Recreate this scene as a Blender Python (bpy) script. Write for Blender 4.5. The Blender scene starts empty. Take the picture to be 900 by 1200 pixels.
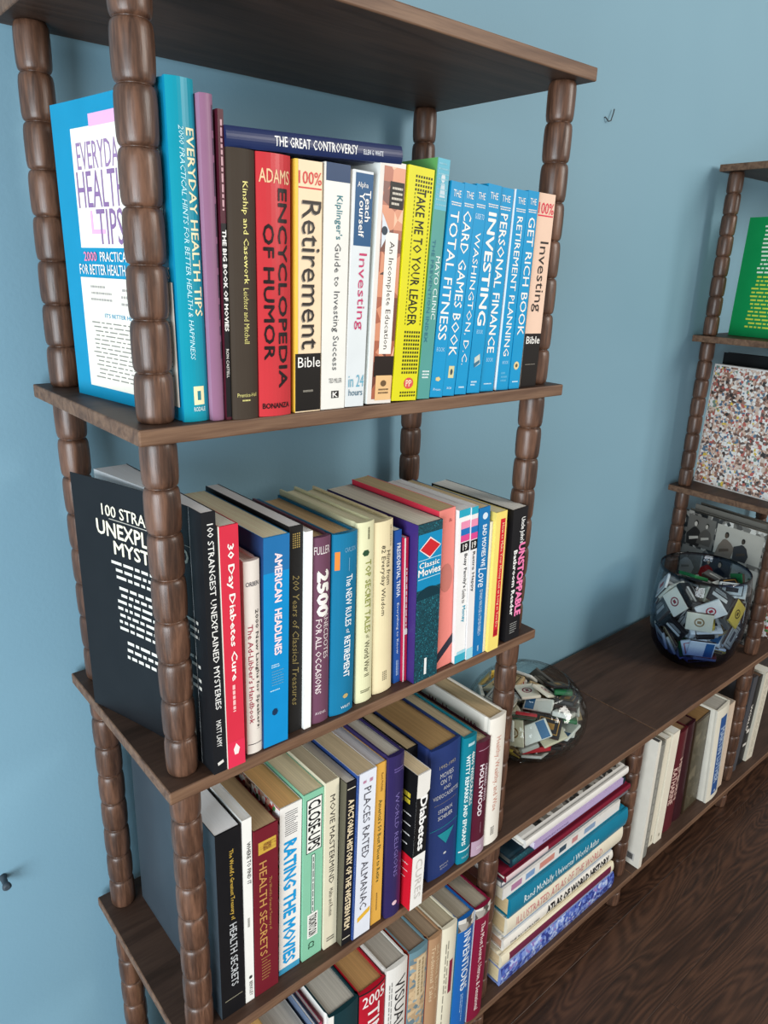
import bpy, bmesh, math, random
from mathutils import Vector, Matrix, Quaternion
SC = bpy.context.scene
COL = SC.collection
PI = math.pi

# ------------------------------------------------------------------ camera
CAM_LOC = (-0.2423, -0.6058, 0.9016)
CAM_R = ((0.7620048, -0.6469773, 0.0277318), (0.1857688, 0.2594202, 0.9477294), (-0.6203536, -0.7170227, 0.3178677))
F_PX = 854.91
cam = bpy.data.cameras.new('camera')
cam.sensor_fit = 'VERTICAL'; cam.sensor_height = 24.0; cam.sensor_width = 18.0
cam.lens = F_PX / 1200.0 * 24.0
cam.clip_start = 0.01; cam.clip_end = 50
camo = bpy.data.objects.new('camera', cam); COL.objects.link(camo)
m3 = Matrix(CAM_R).transposed()
camo.matrix_world = Matrix.Translation(CAM_LOC) @ m3.to_4x4()
SC.camera = camo

# ------------------------------------------------------------------ light
SC.view_settings.view_transform = 'Standard'; SC.view_settings.look = 'None'
SC.view_settings.gamma = 1.0; SC.view_settings.use_curve_mapping = False
SC.view_settings.exposure = 0.42
w = bpy.data.worlds.new('room_light'); SC.world = w; w.use_nodes = True
w.node_tree.nodes['Background'].inputs[0].default_value = (1.0, 0.965, 0.92, 1)
w.node_tree.nodes['Background'].inputs[1].default_value = 0.34
def area(name, loc, target, sx, sy, power, color):
    l = bpy.data.lights.new(name, 'AREA'); l.shape = 'RECTANGLE'; l.size = sx; l.size_y = sy
    l.energy = power; l.color = color
    o = bpy.data.objects.new(name, l); COL.objects.link(o); o.location = loc
    d = Vector(target) - Vector(loc); o.rotation_euler = d.to_track_quat('-Z', 'Y').to_euler()
    return o
area('window_daylight_left', (-1.7, -1.05, 0.45), (0.3, 0.1, 0.25), 1.2, 1.5, 52, (0.86, 0.94, 1.0))
area('window_daylight_right', (2.4, -3.0, 1.9), (0.9, 0.2, 0.7), 1.2, 1.4, 56, (1.0, 0.95, 0.88))

# ------------------------------------------------------------------ materials
def lin(h):
    if isinstance(h, str):
        h = h.lstrip('#'); c = [int(h[i:i+2], 16) / 255 for i in (0, 2, 4)]
    else: c = list(h)
    return tuple(x / 12.92 if x <= 0.04045 else ((x + 0.055) / 1.055) ** 2.4 for x in c) + (1,)
class NT:
    def __init__(s, name):
        s.m = bpy.data.materials.new(name); s.m.use_nodes = True; s.t = s.m.node_tree
        s.b = s.t.nodes['Principled BSDF']
    def n(s, typ, **kw):
        x = s.t.nodes.new(typ)
        for k, v in kw.items():
            if k.startswith('i_'):
                x.inputs[k[2:].replace('_', ' ')].default_value = v
            else: setattr(x, k, v)
        return x
    def l(s, a, b): s.t.links.new(a, b)
    def coord(s, scale=(1, 1, 1), kind='Object'):
        tc = s.n('ShaderNodeTexCoord'); mp = s.n('ShaderNodeMapping'); mp.inputs['Scale'].default_value = scale
        s.l(tc.outputs[kind], mp.inputs['Vector']); return mp.outputs[0]
    def ramp(s, fac, stops, interp='LINEAR'):
        r = s.n('ShaderNodeValToRGB'); r.color_ramp.interpolation = interp
        e = r.color_ramp.elements
        while len(e) < len(stops): e.new(0.5)
        for q, (p, c) in zip(e, stops): q.position = p; q.color = lin(c)
        s.l(fac, r.inputs[0]); return r.outputs[0]
    def bump(s, h, strength, dist=0.001):
        b = s.n('ShaderNodeBump'); b.inputs['Strength'].default_value = strength; b.inputs['Distance'].default_value = dist
        s.l(h, b.inputs['Height']); s.l(b.outputs[0], s.b.inputs['Normal'])
MC = {}
def paper(h, rough=0.42, spec=0.24, nz=0.10):
    """printed card: one flat colour with faint rubbing and fine relief"""
    k = ('p', h, rough)
    if k in MC: return MC[k]
    t = NT('printed_card_' + h.lstrip('#')); v = t.coord((28, 28, 28))
    a = t.n('ShaderNodeTexNoise'); a.inputs['Scale'].default_value = 1.0; a.inputs['Detail'].default_value = 4; t.l(v, a.inputs['Vector'])
    c = lin(h)
    mx = t.n('ShaderNodeMix', data_type='RGBA')
    mx.inputs['A'].default_value = tuple(x * (1 - nz) for x in c[:3]) + (1,)
    mx.inputs['B'].default_value = tuple(min(1, x * (1 + nz * .6) + .004) for x in c[:3]) + (1,)
    t.l(a.outputs['Fac'], mx.inputs['Factor']); t.l(mx.outputs['Result'], t.b.inputs['Base Color'])
    t.b.inputs['Roughness'].default_value = rough; t.b.inputs['Specular IOR Level'].default_value = spec
    t.bump(a.outputs['Fac'], 0.12, 0.0006)
    MC[k] = t.m; return t.m
def pages(h='#d9d0bd'):
    k = ('g', h)
    if k in MC: return MC[k]
    t = NT('page_edges_' + h.lstrip('#')); v = t.coord((2600, 14, 14))
    a = t.n('ShaderNodeTexNoise'); a.inputs['Scale'].default_value = 1; a.inputs['Detail'].default_value = 2; t.l(v, a.inputs['Vector'])
    v2 = t.coord((400, 6, 6)); b2 = t.n('ShaderNodeTexNoise'); b2.inputs['Scale'].default_value = 1; t.l(v2, b2.inputs['Vector'])
    ad = t.n('ShaderNodeMath', operation='MULTIPLY'); t.l(a.outputs['Fac'], ad.inputs[0]); t.l(b2.outputs['Fac'], ad.inputs[1])
    c = lin(h)
    mx = t.n('ShaderNodeMix', data_type='RGBA')
    mx.inputs['A'].default_value = tuple(min(.85, x * 1.1) for x in c[:3]) + (1,); mx.inputs['B'].default_value = tuple(min(.9, x * 1.5) for x in c[:3]) + (1,)
    mr = t.n('ShaderNodeMapRange'); mr.inputs['From Min'].default_value = .12; mr.inputs['From Max'].default_value = .4
    t.l(ad.outputs[0], mr.inputs['Value']); t.l(mr.outputs[0], mx.inputs['Factor'])
    t.l(mx.outputs['Result'], t.b.inputs['Base Color']); t.b.inputs['Roughness'].default_value = .85
    t.bump(a.outputs['Fac'], 0.35, 0.0004)
    MC[k] = t.m; return t.m
def wood(name, c1, c2, c3, scale, rough, bump=.25, detail=6, rand=False, dist=1.2, spec=.5):
    t = NT(name); v = t.coord(scale)
    if rand:
        oi = t.n('ShaderNodeObjectInfo'); vm = t.n('ShaderNodeVectorMath', operation='ADD')
        sc = t.n('ShaderNodeVectorMath', operation='SCALE'); sc.inputs['Scale'].default_value = 37.0
        cx = t.n('ShaderNodeCombineXYZ'); t.l(oi.outputs['Random'], cx.inputs[0]); t.l(oi.outputs['Random'], cx.inputs[1]); t.l(oi.outputs['Random'], cx.inputs[2])
        t.l(cx.outputs[0], sc.inputs[0]); t.l(v, vm.inputs[0]); t.l(sc.outputs[0], vm.inputs[1]); v = vm.outputs[0]
    a = t.n('ShaderNodeTexNoise'); a.inputs['Scale'].default_value = 1; a.inputs['Detail'].default_value = detail; a.inputs['Distortion'].default_value = dist; t.l(v, a.inputs['Vector'])
    b = t.n('ShaderNodeTexNoise'); b.inputs['Scale'].default_value = 7; b.inputs['Detail'].default_value = 3; t.l(v, b.inputs['Vector'])
    mm = t.n('ShaderNodeMath', operation='MULTIPLY_ADD'); mm.inputs[1].default_value = .35; t.l(b.outputs['Fac'], mm.inputs[0]); t.l(a.outputs['Fac'], mm.inputs[2])
    t.l(t.ramp(mm.outputs[0], [(.42, c1), (.62, c2), (.86, c3)]), t.b.inputs['Base Color'])
    t.b.inputs['Roughness'].default_value = rough; t.b.inputs['Specular IOR Level'].default_value = spec
    t.bump(mm.outputs[0], bump, .0012)
    return t.m
M_BOARD = wood('walnut_laminate', '#37271d', '#453228', '#523d31', (4, 45, 45), .55, .12, spec=.28)
M_EDGE = wood('walnut_edge_band', '#4a3426', '#654a38', '#7d604a', (4, 80, 80), .5, .2, spec=.35)
M_POST = wood('turned_walnut', '#302018', '#4c3427', '#6d4d3b', (75, 75, 9), .36, .3)
t = NT('floor_walnut_planks'); 
def floor_mat(t):
    oi = t.n('ShaderNodeObjectInfo'); tc = t.n('ShaderNodeTexCoord')
    cx = t.n('ShaderNodeCombineXYZ'); m = t.n('ShaderNodeMath', operation='MULTIPLY'); m.inputs[1].default_value = 23.0
    t.l(oi.outputs['Random'], m.inputs[0]); [t.l(m.outputs[0], cx.inputs[i]) for i in range(3)]
    vm = t.n('ShaderNodeVectorMath', operation='ADD'); t.l(tc.outputs['Object'], vm.inputs[0]); t.l(cx.outputs[0], vm.inputs[1])
    mp = t.n('ShaderNodeMapping'); mp.inputs['Scale'].default_value = (1.5, 9, 1); t.l(vm.outputs[0], mp.inputs['Vector'])
    n1 = t.n('ShaderNodeTexNoise'); n1.inputs['Scale'].default_value = 1.1; n1.inputs['Detail'].default_value = 2; n1.inputs['Distortion'].default_value = .6; t.l(mp.outputs[0], n1.inputs['Vector'])
    # growth rings: contour lines of the broad noise
    r = t.n('ShaderNodeMath', operation='MULTIPLY'); r.inputs[1].default_value = 150; t.l(n1.outputs['Fac'], r.inputs[0])
    s = t.n('ShaderNodeMath', operation='SINE'); t.l(r.outputs[0], s.inputs[0])
    s2 = t.n('ShaderNodeMapRange'); s2.inputs['From Min'].default_value = -1; t.l(s.outputs[0], s2.inputs['Value'])
    mp2 = t.n('ShaderNodeMapping'); mp2.inputs['Scale'].default_value = (9, 170, 1); t.l(vm.outputs[0], mp2.inputs['Vector'])
    n2 = t.n('ShaderNodeTexNoise'); n2.inputs['Scale'].default_value = 1; n2.inputs['Detail'].default_value = 4; t.l(mp2.outputs[0], n2.inputs['Vector'])
    q = t.n('ShaderNodeMath', operation='MULTIPLY_ADD'); q.inputs[1].default_value = .22; t.l(s2.outputs[0], q.inputs[0])
    q2 = t.n('ShaderNodeMath', operation='MULTIPLY'); q2.inputs[1].default_value = .62; t.l(n2.outputs['Fac'], q2.inputs[0]); t.l(q2.outputs[0], q.inputs[2])
    q3 = t.n('ShaderNodeMath', operation='MULTIPLY_ADD'); q3.inputs[1].default_value = .45; t.l(n1.outputs['Fac'], q3.inputs[0]); t.l(q.outputs[0], q3.inputs[2])
    t.l(t.ramp(q3.outputs[0], [(.40, '#25160e'), (.62, '#3d271b'), (.85, '#543828')]), t.b.inputs['Base Color'])
    t.b.inputs['Roughness'].default_value = .42; t.bump(q.outputs[0], .25, .0008)
floor_mat(t); M_FLOOR = t.m
t = NT('blue_wall_paint'); v = t.coord((1, 1, 1))
a = t.n('ShaderNodeTexNoise'); a.inputs['Scale'].default_value = 210; a.inputs['Detail'].default_value = 3; t.l(v, a.inputs['Vector'])
b = t.n('ShaderNodeTexNoise'); b.inputs['Scale'].default_value = 2.2; t.l(v, b.inputs['Vector'])
t.l(t.ramp(b.outputs['Fac'], [(.3, '#7aa2b5'), (.7, '#80a8ba')]), t.b.inputs['Base Color'])
t.b.inputs['Roughness'].default_value = .62; t.bump(a.outputs['Fac'], .16, .0012); M_WALL = t.m

# ------------------------------------------------------------------ mesh helpers
def mesh_ob(name, V, F, mat, parent=None, loc=None, rot=None, smooth=False, mats=None, fm=None):
    me = bpy.data.meshes.new(name); me.from_pydata([tuple(v) for v in V], [], F); me.update()
    for m in (mats or [mat]): me.materials.append(m)
    if fm:
        for p, i in zip(me.polygons, fm): p.material_index = i
    if smooth:
        for p in me.polygons: p.use_smooth = True
    o = bpy.data.objects.new(name, me); COL.objects.link(o)
    if parent: o.parent = parent
    if loc: o.location = loc
    if rot: o.rotation_euler = rot
    return o
def boxVF(x0, y0, z0, x1, y1, z1, base=0):
    V = [(x0,y0,z0),(x1,y0,z0),(x1,y1,z0),(x0,y1,z0),(x0,y0,z1),(x1,y0,z1),(x1,y1,z1),(x0,y1,z1)]
    F = [(0,3,2,1),(4,5,6,7),(0,1,5,4),(1,2,6,5),(2,3,7,6),(3,0,4,7)]
    return V, [tuple(i + base for i in f) for f in F]
def bevel_me(me, w, seg=2):
    bm = bmesh.new(); bm.from_mesh(me)
    bmesh.ops.bevel(bm, geom=bm.edges[:], offset=w, segments=seg, affect='EDGES', profile=.5)
    bm.to_mesh(me); bm.free()
def box(name, a, b, mat, parent=None, bev=0, **kw):
    V, F = boxVF(*a, *b); o = mesh_ob(name, V, F, mat, parent, **kw)
    if bev: bevel_me(o.data, bev)
    return o
def empty(name, loc, rot=(0, 0, 0)):
    o = bpy.data.objects.new(name, None); o.empty_display_size = .02; COL.objects.link(o)
    o.location = loc; o.rotation_euler = rot; return o
def tag(o, label=None, cat=None, group=None, kind=None):
    if label: o['label'] = label
    if cat: o['category'] = cat
    if group: o['group'] = group
    if kind: o['kind'] = kind
    return o
def prism(pts, z0, z1):
    n = len(pts); V = [(x, y, z0) for x, y in pts] + [(x, y, z1) for x, y in pts]
    F = [(i, (i + 1) % n, (i + 1) % n + n, i + n) for i in range(n)]
    return V, F, n
# lettering: glyph outlines of the built-in font as flat print, cached and normalised to a unit square
TC = {}
def glyphs(s, bold=0.0, shear=0.0):
    k = (s, bold, shear)
    if k in TC: return TC[k]
    cu = bpy.data.curves.new('t', 'FONT'); cu.body = s; cu.shear = shear; cu.resolution_u = 2 if len(s) < 14 else 1
    o = bpy.data.objects.new('t', cu); COL.objects.link(o)
    dg = bpy.context.evaluated_depsgraph_get(); me = bpy.data.meshes.new_from_object(o.evaluated_get(dg))
    V0 = [(v.co.x, v.co.y) for v in me.vertices]; F0 = [tuple(p.vertices) for p in me.polygons]
    bpy.data.objects.remove(o); bpy.data.curves.remove(cu); bpy.data.meshes.remove(me)
    V = []; F = []; b = bold * 1.1      # heavier faces are struck several times, slightly apart
    for kk, (dx, dy) in enumerate([(0, 0)] if bold <= .004 else [(-b, 0), (b, 0), (0, b), (0, -b)] if bold > .015 else [(-b, -b * .6), (b, b * .6)]):
        n = len(V); V += [(x + dx, y + dy, kk) for x, y in V0]; F += [tuple(i + n for i in f) for f in F0]
    x0 = min(v[0] for v in V); x1 = max(v[0] for v in V); y0 = min(v[1] for v in V); y1 = max(v[1] for v in V)
    V = [((x - x0) / (x1 - x0), (y - y0) / (y1 - y0), k3) for x, y, k3 in V]
    TC[k] = (V, F); return TC[k]
def dashes(rows, rnd, fill=.86, h=.55):
    """small print too fine to read: word-length strokes, (u,v) in the unit square"""
    V = []; F = []
    for i in range(rows):
        u = rnd.uniform(0, .06); end = 1 if rnd.random() < .6 else rnd.uniform(.55, .95)
        while u < end:
            wd = rnd.uniform(.03, .12); u2 = min(end, u + wd)
            y = 1 - (i + .5) / rows; hh = h / rows / 2
            b = len(V); V += [(u, y - hh), (u2, y - hh), (u2, y + hh), (u, y + hh)]; F.append((b, b + 1, b + 2, b + 3))
            u = u2 + .022
    return V, F
# ------------------------------------------------------------------ setting
W, D, T, HH = 0.599, 0.3009, 0.0151, 0.381
IX, IY = 0.0284, 0.0287
FLOOR_Z = -0.468
WALL_Y = 0.313
def struct(o): o['kind'] = 'structure'; return o
struct(box('wall_back', (-1.6, WALL_Y, FLOOR_Z), (3.4, WALL_Y + .12, 2.1), M_WALL))
fl = struct(box('floor', (-1.6, -2.2, FLOOR_Z - .05), (3.4, WALL_Y, FLOOR_Z - .012), M_FLOOR))
PLW, PLL = .162, 1.22
rnd = random.Random(4)
k = 0; proto = {}
y = WALL_Y - .004
row = 0
while y > -1.7:
    x = -1.6 + (row * .43) % PLL - PLL
    while x < 3.4:
        x0 = max(x, -1.6); x1 = min(x + PLL, 3.4)
        if x1 - x0 > .05:
            key = round(x1 - x0, 3)
            if key not in proto:
                V, F = boxVF(0, -(PLW), -.012, x1 - x0, 0, 0)
                me = bpy.data.meshes.new('plank'); me.from_pydata(V, [], F)
                for q in (M_FLOOR,): me.materials.append(q)
                bevel_me(me, .0005, 1); proto[key] = me
            o = bpy.data.objects.new('plank', proto[key]); COL.objects.link(o); o.parent = fl
            o.location = (x0 + .0002, y - .0002, FLOOR_Z)
            o.scale = (1 - .0004 / (x1 - x0), 1 - .0004 / PLW, 1)
        x += PLL
    y -= PLW; row += 1

# boards of the left tower sit a few millimetres off true, as read from the photograph: (dx, dy, z of top at x=0, slope)
BRD = {'A': (.002, -.0024, 2 * HH + .3765, -.0019), 'B': (-.0017, -.0031, 2 * HH + .0009, -.0107),
       'C': (.0029, .0035, HH - .0029, .0002), 'D': (0, 0, 0, 0), 'E': (0, 0, -HH, 0)}
def ztop(lv, x): q = BRD[lv]; return q[2] + q[3] * x
def board(lv, x0, x1, parent, own=None):
    dx, dy, z, s = own or BRD[lv]
    o = box('shelf_board', (0, 0, -T), (x1 - x0, D, 0), M_BOARD, parent, mats=[M_BOARD, M_EDGE])
    bevel_me(o.data, .0015, 2)
    for p in o.data.polygons:
        if abs(p.normal.z) < .95: p.material_index = 1
    o.location = (x0 + dx, dy, z + s * x0 * (0 if own else 1)); o.rotation_euler = (0, math.atan(-s), 0)
    return o
PROF = [(0, .75), (.012, .82), (.035, .90), (.08, .95), (.18, .985), (.42, 1), (.68, 1.0), (.83, .985), (.91, .955), (.96, .905), (.988, .83), (1, .75)]
RB = .0173
def post(b, t, parent, beads=8, name='turned_post'):
    b = Vector(b); t = Vector(t); N = 20; V = []; F = []
    rows = []
    for k in range(beads):
        for s, r in PROF[(0 if k == 0 else 1):]:
            rows.append(((k + s) / beads, r * RB))
    rr = random.Random(int(b.x * 977 + b.z * 131 + b.y * 71))
    for f, r in rows:
        c = b.lerp(t, f)
        for i in range(N):
            a = 2 * PI * i / N; V.append((c.x + r * math.cos(a), c.y + r * math.sin(a), c.z))
    for j in range(len(rows) - 1):
        for i in range(N):
            i2 = (i + 1) % N; F.append((j * N + i, j * N + i2, (j + 1) * N + i2, (j + 1) * N + i))
    F.append(tuple(range(N))[::-1]); F.append(tuple((len(rows) - 1) * N + i for i in range(N)))
    V = [(v[0] - b.x, v[1] - b.y, v[2] - b.z) for v in V]
    o = mesh_ob(name, V, F, M_POST, parent, loc=b, smooth=True)
    for p in o.data.polygons:
        if len(p.vertices) > 4: p.use_smooth = False
    return o
# left tower
tw = tag(empty('shelf_tower', (0, 0, 0)), 'tall dark walnut shelf tower with turned bead posts filling the left of the picture', 'bookshelf', 'spindle post shelf towers')
for lv in 'ABC': board(lv, 0, W, tw)
for lo, hi in (('D', 'C'), ('C', 'B'), ('B', 'A')):
    for px in (IX, W - IX):
        for py in (IY, D - IY):
            a, c = BRD[lo], BRD[hi]
            post((px + a[0], py + a[1], ztop(lo, px)), (px + c[0], py + c[1], ztop(hi, px) - T), tw)
# right tower
X2 = 1.5214
tw2 = tag(empty('shelf_tower', (X2, 0, 0)), 'shelf tower at the right edge of the picture beside the tall glass vase', 'bookshelf', 'spindle post shelf towers')
OFF2 = {'D': (0, 0, 0, 0), 'C': (.0004, -.0012, HH + .0038, 0), 'B': (.0008, -.0024, 2 * HH + .0038, 0), 'A': (.0012, -.0036, 2 * HH + .3795 + .0038, 0)}
def loc_board(lv): 
    o = board(lv, 0, W, tw2, own=OFF2[lv]); return o
for lv in 'ABC': loc_board(lv)
for lo, hi in (('D', 'C'), ('C', 'B'), ('B', 'A')):
    for px in (IX, W - IX):
        for py in (IY, D - IY):
            a, c = OFF2[lo], OFF2[hi]
            post((px + a[0], py + a[1], a[2]), (px + c[0], py + c[1], c[2] - T), tw2)
# long low bookcase under both
S = 1.0532; XE = 2.1206
lb = tag(empty('low_bookcase', (0, 0, FLOOR_Z)), 'long low walnut bookcase on short bead legs running under both towers', 'bookcase')
def lboard(x0, x1, z):
    o = box('shelf_board', (0, 0, -T), (x1 - x0 - .0014, D, 0), M_BOARD, lb, mats=[M_BOARD, M_EDGE]); bevel_me(o.data, .0015, 2)
    for p in o.data.polygons:
        if abs(p.normal.z) < .95: p.material_index = 1
    o.location = (x0, 0, z - FLOOR_Z)
for z in (0, -HH):
    lboard(0, S, z); lboard(S, XE, z)
P3 = 1.032
for px in (IX, W - IX, P3, X2 + IX, XE - IX):
    for py in (IY, D - IY):
        post((px, py, -HH - FLOOR_Z), (px, py, -T - FLOOR_Z), lb)
        post((px, py, 0), (px, py, -HH - T - FLOOR_Z), lb, beads=2, name='leg')
# scuff: small bent picture hook left in the wall
hk = bpy.data.curves.new('hook', 'CURVE'); hk.dimensions = '3D'; hk.bevel_depth = .0011; hk.bevel_resolution = 2
sp = hk.splines.new('POLY'); pts = [(0, .004, 0), (0, -.002, .001), (.006, -.006, -.006), (.012, -.007, -.004), (.019, -.006, .010), (.022, -.005, .017)]
sp.points.add(len(pts) - 1)
for q, p in zip(sp.points, pts): q.co = (*p, 1)
tmp = bpy.data.objects.new('h', hk); COL.objects.link(tmp)
me = bpy.data.meshes.new_from_object(tmp.evaluated_get(bpy.context.evaluated_depsgraph_get())); bpy.data.objects.remove(tmp)
hook = bpy.data.objects.new('wall_hook', me); me.materials.append(paper('#3a3d40', .4)); COL.objects.link(hook); hook.location = (1.078, WALL_Y, 1.183)
tag(hook, 'tiny dark bent hook left in the blue wall between the towers', 'hook')

# ------------------------------------------------------------------ books
def book(name, label, group, loc, rot, th, h, dep, col, kind='p', pg='#d9d0bd', items=(), cat='book', flare=0, side=None, rough=None, board_col=None):
    """upright book: local x = thickness, y = spine (0) to fore-edge, z = up"""
    root = empty(name, loc, rot); tag(root, label, cat, group)
    rough = rough if rough is not None else (.30 if kind == 'j' else .38)
    cm = paper(col, rough); mats = [cm]; 
    if side: mats.append(paper(side, rough))
    hard = kind in ('h', 'j'); bt = .0028 if hard else .0008
    bt = min(bt, th * .2)
    bulge = min(.0035, th * .12) if hard else .0
    if hard: ev = .003
    else: ev = .0004
    NS = 8
    def yb(u): return -bulge * (1 - (2 * u - 1) ** 2) if hard else 0.0
    g = .0012 if (hard and th > .012) else 0
    fl = lambda yy: -flare * max(0, (yy - dep * .12) / (dep * .88)) ** 1.25
    ys = [dep * k / 8 for k in range(9)]
    out = []
    for yy in reversed(ys[1:]): out.append((fl(yy), yy))
    out.append((0, .012) if hard else (0, .006))
    if g: out += [(g, .008), (g, .006), (0, .0035)]
    nleft = len(out)
    for k in range(NS + 1): out.append((th * k / NS, yb(k / NS)))
    if g: out += [(th, .0035), (th - g, .006), (th - g, .008)]
    out += [(th, .012), (th, dep)]
    inn = [(th - bt, dep), (th - bt, bt + .001), (bt, bt + .001)] + [(bt + fl(yy), yy) for yy in ys[1:]]
    pts = out + inn
    V, F, n = prism(pts, 0, h)
    no = len(out); F = list(F); fm = []
    for i, f in enumerate(F):
        left = side is not None and i < nleft
        fm.append(1 if left else 0)
    # caps as quads/ngons: left board, spine, right board
    iL = list(range(no + 2, n)); 
    def cap(off, flip):
        L = []
        for k in range(7):       # left board strips
            a0, a1 = k, k + 1; b0 = n - 1 - k; b1 = n - 2 - k
            L.append((a0, a1, b1, b0))
        a = [7] + list(range(8, no - 1)) ; L.append(tuple([7] + list(range(8, no - 1)) + [no + 1, no + 2, n - 8]))
        L.append((no - 2, no - 1, no, no + 1))
        return [tuple(i + off for i in (f[::-1] if flip else f)) for f in L]
    c1 = cap(0, True); c2 = cap(n, False)
    F += c1 + c2; fm += [0] * (len(c1) + len(c2))
    cv = mesh_ob('cover', V, F, None, root, mats=mats, fm=fm)
    bm = bmesh.new(); bm.from_mesh(cv.data); bmesh.ops.recalc_face_normals(bm, faces=bm.faces); bm.to_mesh(cv.data); bm.free()
    # page block (fore-edge slightly hollow on a hardback)
    x0, x1 = bt + .0002, th - bt - .0002; yf = dep - (ev if hard else .0005); pf = flare * .35
    hol = min(.004, th * .12) if hard else 0
    lx = lambda yy: x0 + .5 * fl(yy)
    P = [(x0, bt + .0015), (x1, bt + .0015)]
    for k in range(5):
        u = k / 4; P.append((x1 + (lx(yf) - x1) * u, yf - hol * math.sin(PI * u)))
    P += [(lx(yy), yy) for yy in reversed(ys[2:8])]
    V, F, n = prism(P, ev, h - ev); F = list(F) + [tuple(range(n))[::-1], tuple(range(n, 2 * n))]
    mesh_ob('page_block', V, F, pages(pg), root)
    # prints
    state = [0]
    def put(V, F, mat, name, lift, mode, u0, u1, a0, a1, label=None, rot=None, grid=None):
        lift += .00003 * state[0]; state[0] += 1
        V = [v if len(v) == 3 else (v[0], v[1], 0) for v in V]
        if mode in ('s', 'h') and bulge > 0:
            bm = bmesh.new(); vs = [bm.verts.new(v) for v in V]
            for f in F:
                try: bm.faces.new([vs[i] for i in f])
                except ValueError: pass
            for k in range(1, NS):
                c = k / NS
                if u0 < c < u1:
                    t_ = (c - u0) / (u1 - u0)
                    co, no_ = ((0, t_, 0), (0, 1, 0)) if mode == 's' else ((t_, 0, 0), (1, 0, 0))
                    bmesh.ops.bisect_plane(bm, geom=bm.verts[:] + bm.edges[:] + bm.faces[:], plane_co=co, plane_no=no_)
            bm.verts.index_update(); V = [tuple(v.co) for v in bm.verts]; F = [tuple(v.index for v in f.verts) for f in bm.faces]; bm.free()
        out = []
        for (p, q, kk) in V:
            lf = lift + kk * .00003
            if mode == 's':      # reads down the spine: p along length, q up = towards +x
                u = u0 + (u1 - u0) * q; a = a0 + (a1 - a0) * p
            else:                # upright: p across, q up
                u = u0 + (u1 - u0) * p; a = a1 + (a0 - a1) * q
            if mode in ('s', 'h'):
                # lift follows spine curve; u across thickness
                out.append((u * th, yb(u) - lf, h * (1 - a)))
            else:                # 'L' left face, u: 0 at fore-edge .. 1 at spine
                yy = dep * (1 - u); out.append((fl(yy) - lf * 1.2, yy, h * (1 - a)))
        o = mesh_ob(name, out, F, mat, root)
        if label: o['label'] = label
        return o
    for it in items:
        k = it[0]
        if k in ('t', 'T', 'hz', 'L'):   # lettering
            s, a0, a1, u0, u1, c = it[1:7]; bold = .012 if len(it) < 8 else it[7]; sh = it[8] if len(it) > 8 else 0
            V, F = glyphs(s, bold, sh)
            mode = {'t': 's', 'T': 's', 'hz': 'h', 'L': 'L'}[k]
            put(V, F, paper(c, .4), 'lettering', .00034, mode, u0, u1, a0, a1)
        elif k in ('b', 'Lb'):           # printed panel
            a0, a1, u0, u1, c = it[1:6]; nx = 8
            V = []; F = []
            for i in range(nx + 1):
                for q in (0, 1): V.append((i / nx, q))
            for i in range(nx): F.append((2 * i, 2 * i + 2, 2 * i + 3, 2 * i + 1))
            put(V, F, paper(c, rough), 'printed_panel', .00014 + (.00008 if len(it) > 6 else 0), 'h' if k == 'b' else 'L', u0, u1, a0, a1)
        elif k in ('d', 'Ld', 'dh'):     # lines of print too small to read
            a0, a1, u0, u1, c, rows = it[1:7]
            V, F = dashes(rows, random.Random(int(a0 * 1000) + rows), h=it[7] if len(it) > 7 else .5)
            put(V, F, paper(c, .45), 'small_print', .0003, {'d': 's', 'Ld': 'L', 'dh': 'h'}[k], u0, u1, a0, a1)
        elif k in ('dots',):
            a0, a1, u0, u1, c, na, nu = it[1:8]; V = []; F = []
            for i in range(na):
                for j in range(nu):
                    p = (j + .22) / nu; q = (i + .22) / na; b = len(V)
                    V += [(p, q), (p + .56 / nu, q), (p + .56 / nu, q + .56 / na), (p, q + .56 / na)]; F.append((b, b + 1, b + 2, b + 3))
            put(V, F, paper(c, .4), 'dot_pattern', .0003, 'h', u0, u1, a0, a1)
        elif k in ('poly', 'Lpoly'):     # flat shape given as (u, a) points
            ptsl, c = it[1:3]; V = [(p[0], 1 - p[1]) for p in ptsl]; F = [tuple(range(len(V)))]
            put(V, F, paper(c, rough), 'printed_shape', .00028 + (it[3] if len(it) > 3 else 0), 'h' if k == 'poly' else 'L', 0, 1, 0, 1)
        elif k == 'Lm':                  # picture cover with its own procedural material
            a0, a1, u0, u1, mt = it[1:6]; nx = 8; V = []; F = []
            for i in range(nx + 1):
                for q in (0, 1): V.append((i / nx, q))
            for i in range(nx): F.append((2 * i, 2 * i + 2, 2 * i + 3, 2 * i + 1))
            put(V, F, mt, 'cover_picture', .00014, 'L', u0, u1, a0, a1)
        elif k == 'm':
            a0, a1, u0, u1, mt = it[1:6]; nx = 8; V = []; F = []
            for i in range(nx + 1):
                for q in (0, 1): V.append((i / nx, q))
            for i in range(nx): F.append((2 * i, 2 * i + 2, 2 * i + 3, 2 * i + 1))
            put(V, F, mt, 'spine_picture', .00014, 'h', u0, u1, a0, a1)
    return root
def disc(cu, ca, ru, ra, n=14): return [(cu + ru * math.cos(2 * PI * i / n), ca + ra * math.sin(2 * PI * i / n)) for i in range(n)]
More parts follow.
